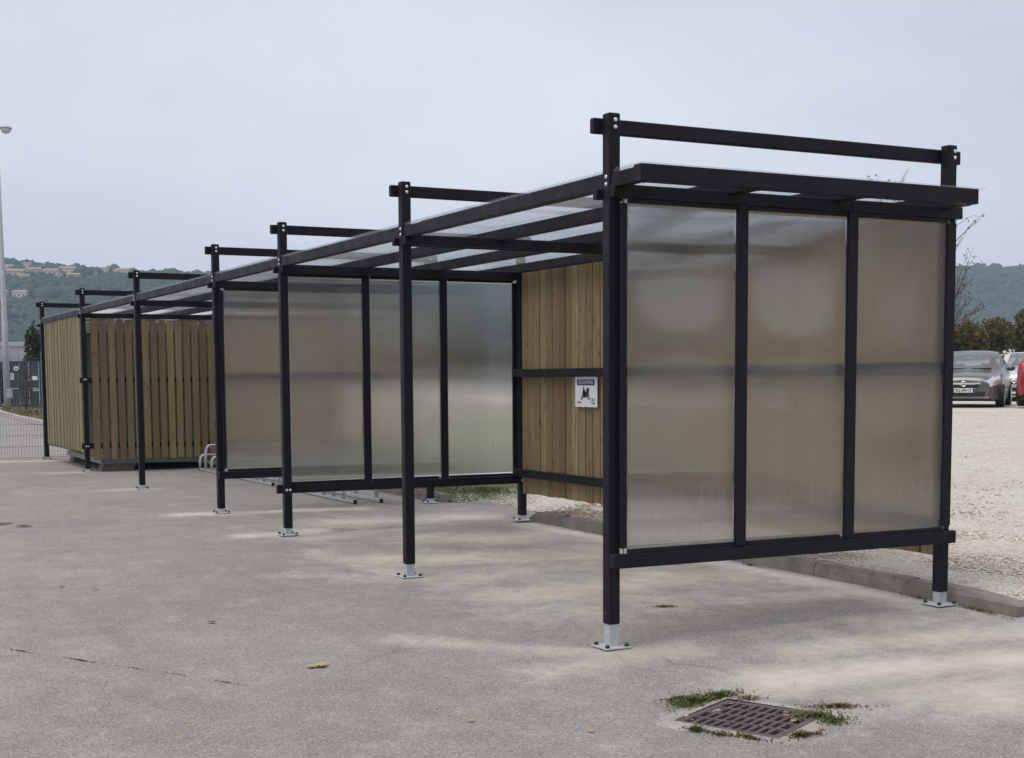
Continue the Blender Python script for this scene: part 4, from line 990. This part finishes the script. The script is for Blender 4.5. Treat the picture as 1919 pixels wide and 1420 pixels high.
def car(name, loc, heading, paint, label, plate=None, zs=1.0):
    root = empty(name, loc, heading); tag(root, label, 'car'); root.scale = (1, 1, zs)
    A = np.array([[(s[0], q[0], q[1]) for q in s[1:]] for s in ST], float)          # station, point, xyz
    NU, NVs = 6, 4
    rows = []
    for i in range(len(A) - 1):
        P0, P1, P2, P3 = A[max(i - 1, 0)], A[i], A[i + 1], A[min(i + 2, len(A) - 1)]
        for k in range(NU): rows.append(0.65 * cr(P0, P1, P2, P3, k / NU) + 0.35 * (P1 + (P2 - P1) * k / NU))
    rows.append(A[-1]); B = np.array(rows)
    cols = []
    for j in range(A.shape[1] - 1):
        P0, P1, P2, P3 = B[:, max(j - 1, 0)], B[:, j], B[:, j + 1], B[:, min(j + 2, A.shape[1] - 1)]
        for k in range(NVs): cols.append(0.6 * cr(P0, P1, P2, P3, k / NVs) + 0.4 * (P1 + (P2 - P1) * k / NVs))
    cols.append(B[:, -1]); Gd = np.stack(cols, 1); Gd[:, -1, 1] = 0
    nu, nv = Gd.shape[:2]
    def patch(nm, sel, material, off=0.0, sides=(1, -1), smooth=True):
        for s in sides if sel.__name__ != 'both' else (0,):
            V, F, mp_ = [], [], {}
            def vid(i, j, sgn):
                k_ = (i, j, sgn)
                if k_ not in mp_:
                    v_ = Gd[i, j].copy(); v_[1] *= sgn
                    if off: v_ = v_ + np.array([off * (0.6 if v_[0] > 0.3 else 0), sgn * off * 0.6, off])
                    mp_[k_] = len(V); V.append(v_)
                return mp_[k_]
            for i in range(nu - 1):
                for j in range(nv - 1):
                    if sel(i / NU, j / NVs):
                        for sgn in ((1, -1) if s == 0 else (s,)):
                            q = [vid(i, j, sgn), vid(i + 1, j, sgn), vid(i + 1, j + 1, sgn), vid(i, j + 1, sgn)]; F.append(q if sgn < 0 else q[::-1])
            if F: link(nm, mesh(nm, V, F, smooth), root, material)
    glass = lambda i, j: (3.15 <= i < 3.95 and j >= 3.2) or (3.4 <= i < 5.9 and 2.2 <= j < 2.9) or (6.15 <= i < 6.9 and j >= 3.0)
    head = lambda i, j: 0.1 <= i < 1.7 and 1.45 <= j < 2.55 - 0.25 * i
    tail = lambda i, j: 6.6 <= i < 7.4 and 1.3 <= j < 2.2
    def both(i, j): return not glass(i, j) and not head(i, j) and not tail(i, j)
    patch('body', both, paint)
    def both(i, j): return 3.15 <= i < 3.95 and j >= 3.2
    patch('windscreen', both, 'carglass')
    def both(i, j): return 6.15 <= i < 6.9 and j >= 3.0
    patch('rear_window', both, 'carglass')
    def side(i, j): return 3.4 <= i < 5.9 and 2.2 <= j < 2.9
    patch('side_window', side, 'carglass'); patch('headlight', head, 'carlamp', 0.008); patch('tail_light', tail, 'red_glass', 0.008)
    # underside and front face
    fr = [Gd[0, j] for j in range(nv)]; V = [(v_[0], v_[1], v_[2]) for v_ in fr] + [(v_[0], -v_[1], v_[2]) for v_ in fr[::-1]]
    link('nose', mesh('nose', V, [list(range(len(V)))]), root, paint)
    rr = [Gd[-1, j] for j in range(nv)]; V = [(v_[0], v_[1], v_[2]) for v_ in rr] + [(v_[0], -v_[1], v_[2]) for v_ in rr[::-1]]
    link('tailgate', mesh('tailgate', V, [list(range(len(V)))[::-1]]), root, paint)
    bx('underbody', -1.8, 1.85, -.74, .74, 0.16, 0.30, 'cap', root)
    bx('lower_bumper', 1.80, 2.045, -.62, .62, 0.215, 0.275, paint, root, 0.02)
    bx('air_intake', 1.90, 2.035, -.50, .50, 0.29, 0.42, 'cap', root, 0.02)
    bx('grille_bar', 1.98, 2.055, -.40, .40, 0.585, 0.635, 'chrome', root, 0.015)
    bx('grille', 1.95, 2.035, -.34, .34, 0.52, 0.583, 'cap', root, 0.01)
    e = empty('emblem'); e.parent = root
    bm = bmesh.new(); pts = [(2.066, 0.062 * math.cos(a), 0.612 + 0.062 * math.sin(a)) for a in np.linspace(0, 2 * math.pi, 19)]; bm_tube(bm, pts, 0.010, 6, False); link('emblem_ring', bm_done(bm, 'emblem_ring'), e, 'chrome')
    bm = bmesh.new(); bm_tube(bm, [(2.066, .075, 0.618), (2.066, -.012, 0.618), (2.066, .012, 0.604), (2.066, -.075, 0.604)], 0.007, 5); link('emblem_bolt', bm_done(bm, 'emblem_bolt'), e, 'chrome')
    if plate:
        pl = bx('number_plate', 2.036, 2.052, -.26, .26, 0.385, 0.495, 'white', root, 0.003)
        for y0, y1 in ((0.215, 0.258), (-0.258, -0.215)): bx('plate_band', 2.0525, 2.0545, y0, y1, 0.388, 0.492, 'blue_print', pl)
        tx = link('plate_text', text_mesh(plate, 0.105, 0.002), pl, 'ink'); tx.rotation_euler = (math.pi / 2, 0, math.pi / 2); tx.location = (2.0545, 0, 0.440); tx.scale = (0.74, 1, 1)
    for xw in (1.28, -1.22):
        for s in (1, -1):
            wl_ = empty('wheel', (xw, s * 0.80, 0.30)); wl_.parent = root
            bm = bmesh.new(); bmesh.ops.create_cone(bm, cap_ends=True, segments=24, radius1=0.30, radius2=0.30, depth=0.20, matrix=Matrix.Rotation(math.pi / 2, 4, 'X')); bmesh.ops.bevel(bm, geom=bm.edges[:], offset=0.02, segments=1, affect='EDGES'); link('tyre', bm_done(bm, 'tyre'), wl_, 'cap')
            bm = bmesh.new(); bmesh.ops.create_cone(bm, cap_ends=True, segments=20, radius1=0.19, radius2=0.19, depth=0.214, matrix=Matrix.Rotation(math.pi / 2, 4, 'X')); link('rim', bm_done(bm, 'rim'), wl_, 'galv')
    for s in (1, -1):
        bm = bmesh.new(); bmesh.ops.create_uvsphere(bm, u_segments=10, v_segments=8, radius=1)
        for v_ in bm.verts: v_.co = Vector((0.70 + v_.co.x * 0.07, s * 0.99 + v_.co.y * 0.11, 1.02 + v_.co.z * 0.075))
        link('wing_mirror', bm_done(bm, 'wing_mirror', True), root, paint)
        bx('wiper', 0.86, 0.90, s * 0.3 - 0.25, s * 0.3 + 0.25, 1.01, 1.025, 'cap', root)
    for s in (1, -1):
        bm = bmesh.new(); bm_box(bm, -0.35, -0.22, s * 0.36 - 0.2, s * 0.36 + 0.2, 0.7, 1.16); bmesh.ops.bevel(bm, geom=bm.edges[:], offset=0.05, segments=2, affect='EDGES'); link('seat_back', bm_done(bm, 'seat_back', True), root, 'cap')
    return root
def paint(name, c, rough=0.32):
    m, nt, b = mat(name); b.inputs['Base Color'].default_value = (*c, 1); b.inputs['Roughness'].default_value = rough; b.inputs['Metallic'].default_value = 0.3
    b.inputs['Coat Weight'].default_value = 0.5; b.inputs['Coat Roughness'].default_value = 0.08
    t = NT(nt); v = t.coord(); t.l(t.mix(t.ramp(t.noise(v, 3, 5), [(0.4, 0.0), (0.8, 0.25)]), c, (0.3, 0.28, 0.25)), b.inputs['Base Color']); return m
M['grey_paint'] = paint('grey_car_paint', (0.105, 0.102, 0.102)); M['white_paint'] = paint('white_car_paint', (0.62, 0.63, 0.65)); M['red_paint'] = paint('red_car_paint', (0.30, 0.012, 0.018))
m, nt, b = mat('car_glass'); b.inputs['Base Color'].default_value = (0.26, 0.31, 0.31, 1); b.inputs['Roughness'].default_value = 0.03; b.inputs['Alpha'].default_value = 0.5; M['carglass'] = m
m, nt, b = mat('headlamp_glass'); b.inputs['Base Color'].default_value = (0.62, 0.64, 0.66, 1); b.inputs['Roughness'].default_value = 0.12; b.inputs['Metallic'].default_value = 0.5; M['carlamp'] = m
M['red_glass'] = plain('red_lamp_glass', (0.35, 0.02, 0.02), 0.15); M['chrome'] = plain('chrome', (0.75, 0.76, 0.78), 0.15, 0.9)
def place_car(px, depth, dz=0.0):
    p = at(px, 770, depth); return (p.x, p.y, lot(p.x, p.y) + dz)
hd_ = math.atan2(CAM.y - place_car(1819, 35)[1], CAM.x - place_car(1819, 35)[0])
car('parked_car', place_car(1819, 36, -0.03), hd_ - R(5), 'grey_paint', 'grey hatchback facing the camera beside the right shelter post', 'BQ-284-CF', 0.93)
car('parked_car', place_car(1924, 42.0, 0), hd_ - R(12), 'white_paint', 'white car parked behind the grey hatchback', None, 0.95)
car('parked_car', place_car(1996, 34.5, 0), hd_ + R(168), 'red_paint', 'red car cut off by the right edge', None, 1.0)

# ------------------------------------------------------------------ wooded hills with houses
def hill_h(az, s):            # az = picture column, s = 0 foot .. 1 ridge
    pass
def ridge(px, D):
    k = np.interp(px, [-500, 0, 30, 120, 240, 420, 900, 1500, 1700, 1790, 1850, 1919, 2300], [506, 501, 501, 511, 522, 528, 532, 532, 524, 521, 522, 519, 510])
    return 1.55 + (709 - k) * D / FPX
def hill(name, px0, px1, D0, D1, label):
    nu, nv = 150, 26; V = np.zeros((nu, nv, 3))
    for i, px in enumerate(np.linspace(px0, px1, nu)):
        for j in range(nv):
            s = j / (nv - 1); D = D0 + (D1 - D0) * s; p = at(px, 700, D)
            top = ridge(px, D0 + (D1 - D0) * 0.8)
            h = -2 + (top + 2) * (math.sin(min(s / 0.8, 1) * math.pi / 2) ** 1.2) * (1 - 0.35 * max(0, (s - 0.8) / 0.2))
            h += mnoise.noise(Vector((p.x * 0.008, p.y * 0.008, 0))) * 9 * math.sin(min(1, s * 1.2) * math.pi) + mnoise.noise(Vector((p.x * 0.03, p.y * 0.03, 4))) * 2.5 * min(1, s * 3)
            V[i, j] = (p.x, p.y, h)
    ids = np.arange(nu * nv).reshape(nu, nv); F = np.stack([ids[:-1, :-1], ids[1:, :-1], ids[1:, 1:], ids[:-1, 1:]], -1).reshape(-1, 4)
    o = link(name, fast_mesh(name, V.reshape(-1, 3), F, True), None, 'hillground'); tag(o, label, kind='structure'); return V
HL = hill('hill', -420, 1000, 850, 1420, 'wooded hill with houses on the left skyline')
HR = hill('hill', 900, 2150, 1250, 2000, 'bluish wooded hill behind the car park')
hs = [(4, 512, 9, 4, 'plaster', 'cream house beside the street lamp high on the left hill'), (21, 508, 10, 4, 'plaster', 'cream house just right of the lamp pole near the ridge'), (30, 520, 14, 5, 'plaster2', 'wide pink house right of the lamp pole'), (43, 526, 9, 4, 'plaster', 'low cream house at the lower end of the pink house'), (52, 507, 6, 6, 'plaster', 'narrow pale house between the two ridge groves'), (63, 516, 11, 5, 'plaster2', 'pink house straight above the last shelter post'), (76, 509, 9, 4, 'plaster', 'cream house under the big ridge grove'), (97, 519, 12, 5, 'plaster2', 'orange pink house above the far top rail'), (106, 526, 9, 4, 'plaster', 'cream house just below the orange pink house'), (126, 517, 14, 6, 'plaster', 'large cream house under the lone round tree'), (137, 524, 10, 4, 'plaster2', 'pink house right of the large cream house'), (168, 520, 11, 4, 'plaster', 'cream house midway along the ridge'), (196, 516, 8, 6, 'plaster', 'tall pale house near the fifth post'), (232, 518, 15, 5, 'plaster', 'long pale house just left of the fifth post'), (39, 560, 10, 5, 'plaster', 'lone white house halfway down the left hill'), (2, 562, 10, 6, 'plaster2', 'orange house halfway down at the left picture edge'), (187, 557, 9, 4, 'plaster', 'lone pale house seen between two top rails')]
def wood(name, Hm, n_, size, label, w_):
    nu, nv = Hm.shape[:2]; u = rng.choice(nu - 1, n_, p=w_ / w_.sum()) + rng.uniform(0, 1, n_); v_ = rng.uniform(0.02, 0.86, n_) * (nv - 1)
    i, j = u.astype(int), v_.astype(int); fu, fv = (u - i)[:, None], (v_ - j)[:, None]
    P = Hm[i, j] * (1 - fu) * (1 - fv) + Hm[i + 1, j] * fu * (1 - fv) + Hm[i, j + 1] * (1 - fu) * fv + Hm[i + 1, j + 1] * fu * fv
    s = size * rng.lognormal(0, 0.22, n_); P[:, 2] += s * 0.5
    D_ = (P - np.array(CAM)) @ np.array(fw); u_ = 999.1 + FPX * ((P - np.array(CAM)) @ np.array(rt2)) / D_; v2 = 946.7 - FPX * ((P - np.array(CAM)) @ np.array(up2)) / D_
    ok_ = np.ones(len(P), bool)
    for h2 in hs: ok_ &= ~((np.abs(u_ - h2[0]) < h2[2] * 0.95) & (v2 > h2[1] - 2 - h2[3] * 1.2) & (v2 < h2[1] + 2))
    P, s = P[ok_], s[ok_]
    o = scatter(name, P, s, IV, IF, 'hill', 1.0, 0.30); tag(o, label, 'wood', kind='stuff')
c_ = np.linspace(-420, 1000, 149); wood('hillside_wood', HL, 9500, 3.4, 'dense dark pine wood covering the left hill', np.where((c_ > -40) & (c_ < 560), 3.0, 0.7))
c_ = np.linspace(900, 2150, 149); wood('hillside_wood', HR, 8000, 4.6, 'dense wood covering the hill behind the car park', np.where((c_ > 1740) & (c_ < 1990), 4.0, 0.7))
def hill_at(px, py):
    best = None; d = ray(px, py)
    for i in range(HL.shape[0] - 1):
        pass
    cols_ = np.linspace(-420, 1000, HL.shape[0]); i = int(np.clip(np.searchsorted(cols_, px), 1, len(cols_) - 1)); P = HL[i]
    D = np.array([(Vector(q) - CAM).dot(fw) for q in P]); tgt = np.array([(CAM + d * x).z for x in D])
    for j in range(3, len(D)):
        if P[j, 2] >= tgt[j]: return Vector((CAM + d * D[j - 1])), P[j - 1, 2]
    return Vector((CAM + d * D[20])), P[20, 2]
def house(px, py, w_, h_, wallm, label):
    p, z = hill_at(px, py); root = empty('house', (p.x, p.y, p.z), -yaw + random.uniform(-.5, .5)); tag(root, label, 'house', 'houses on the left hillside')
    dpt = w_ * 0.75; bx('wall', -w_ / 2, w_ / 2, -dpt / 2, dpt / 2, -6, h_, wallm, root)
    bm = bmesh.new(); e = 0.5; rz = h_ + w_ * 0.16
    q = [bm.verts.new(c) for c in ((-w_ / 2 - e, -dpt / 2 - e, h_), (w_ / 2 + e, -dpt / 2 - e, h_), (w_ / 2 + e, dpt / 2 + e, h_), (-w_ / 2 - e, dpt / 2 + e, h_), (-w_ / 2 - e, 0, rz), (w_ / 2 + e, 0, rz))]
    for f in ((0, 1, 5, 4), (2, 3, 4, 5), (1, 2, 5), (3, 0, 4), (3, 2, 1, 0)): bm.faces.new([q[k] for k in f])
    link('roof', bm_done(bm, 'roof'), root, 'tile')
    for k in range(3):
        xk = -w_ / 2 + w_ * (k + 0.5) / 3; bx('window', xk - 0.6, xk + 0.6, -dpt / 2 - 0.08, -dpt / 2 - 0.01, h_ * 0.35, h_ * 0.35 + 1.5, 'window', root)
random.seed(5)
for h_ in hs: house(*h_)

# ------------------------------------------------------------------ air
bm = bmesh.new(); bm_box(bm, -600, 2600, -600, 2600, -3, 215)
hz = link('haze', bm_done(bm, 'haze')); tag(hz, kind='stuff', label='thin blue grey haze in the air over the valley')
m = bpy.data.materials.new('haze_air'); m.use_nodes = True; m.node_tree.nodes.clear()
vp = m.node_tree.nodes.new('ShaderNodeVolumePrincipled'); vp.inputs['Color'].default_value = (0.62, 0.79, 1.0, 1); vp.inputs['Density'].default_value = 0.00020; vp.inputs['Anisotropy'].default_value = 0.0
mo = m.node_tree.nodes.new('ShaderNodeOutputMaterial'); m.node_tree.links.new(vp.outputs[0], mo.inputs['Volume'])
hz.data.materials.append(m)
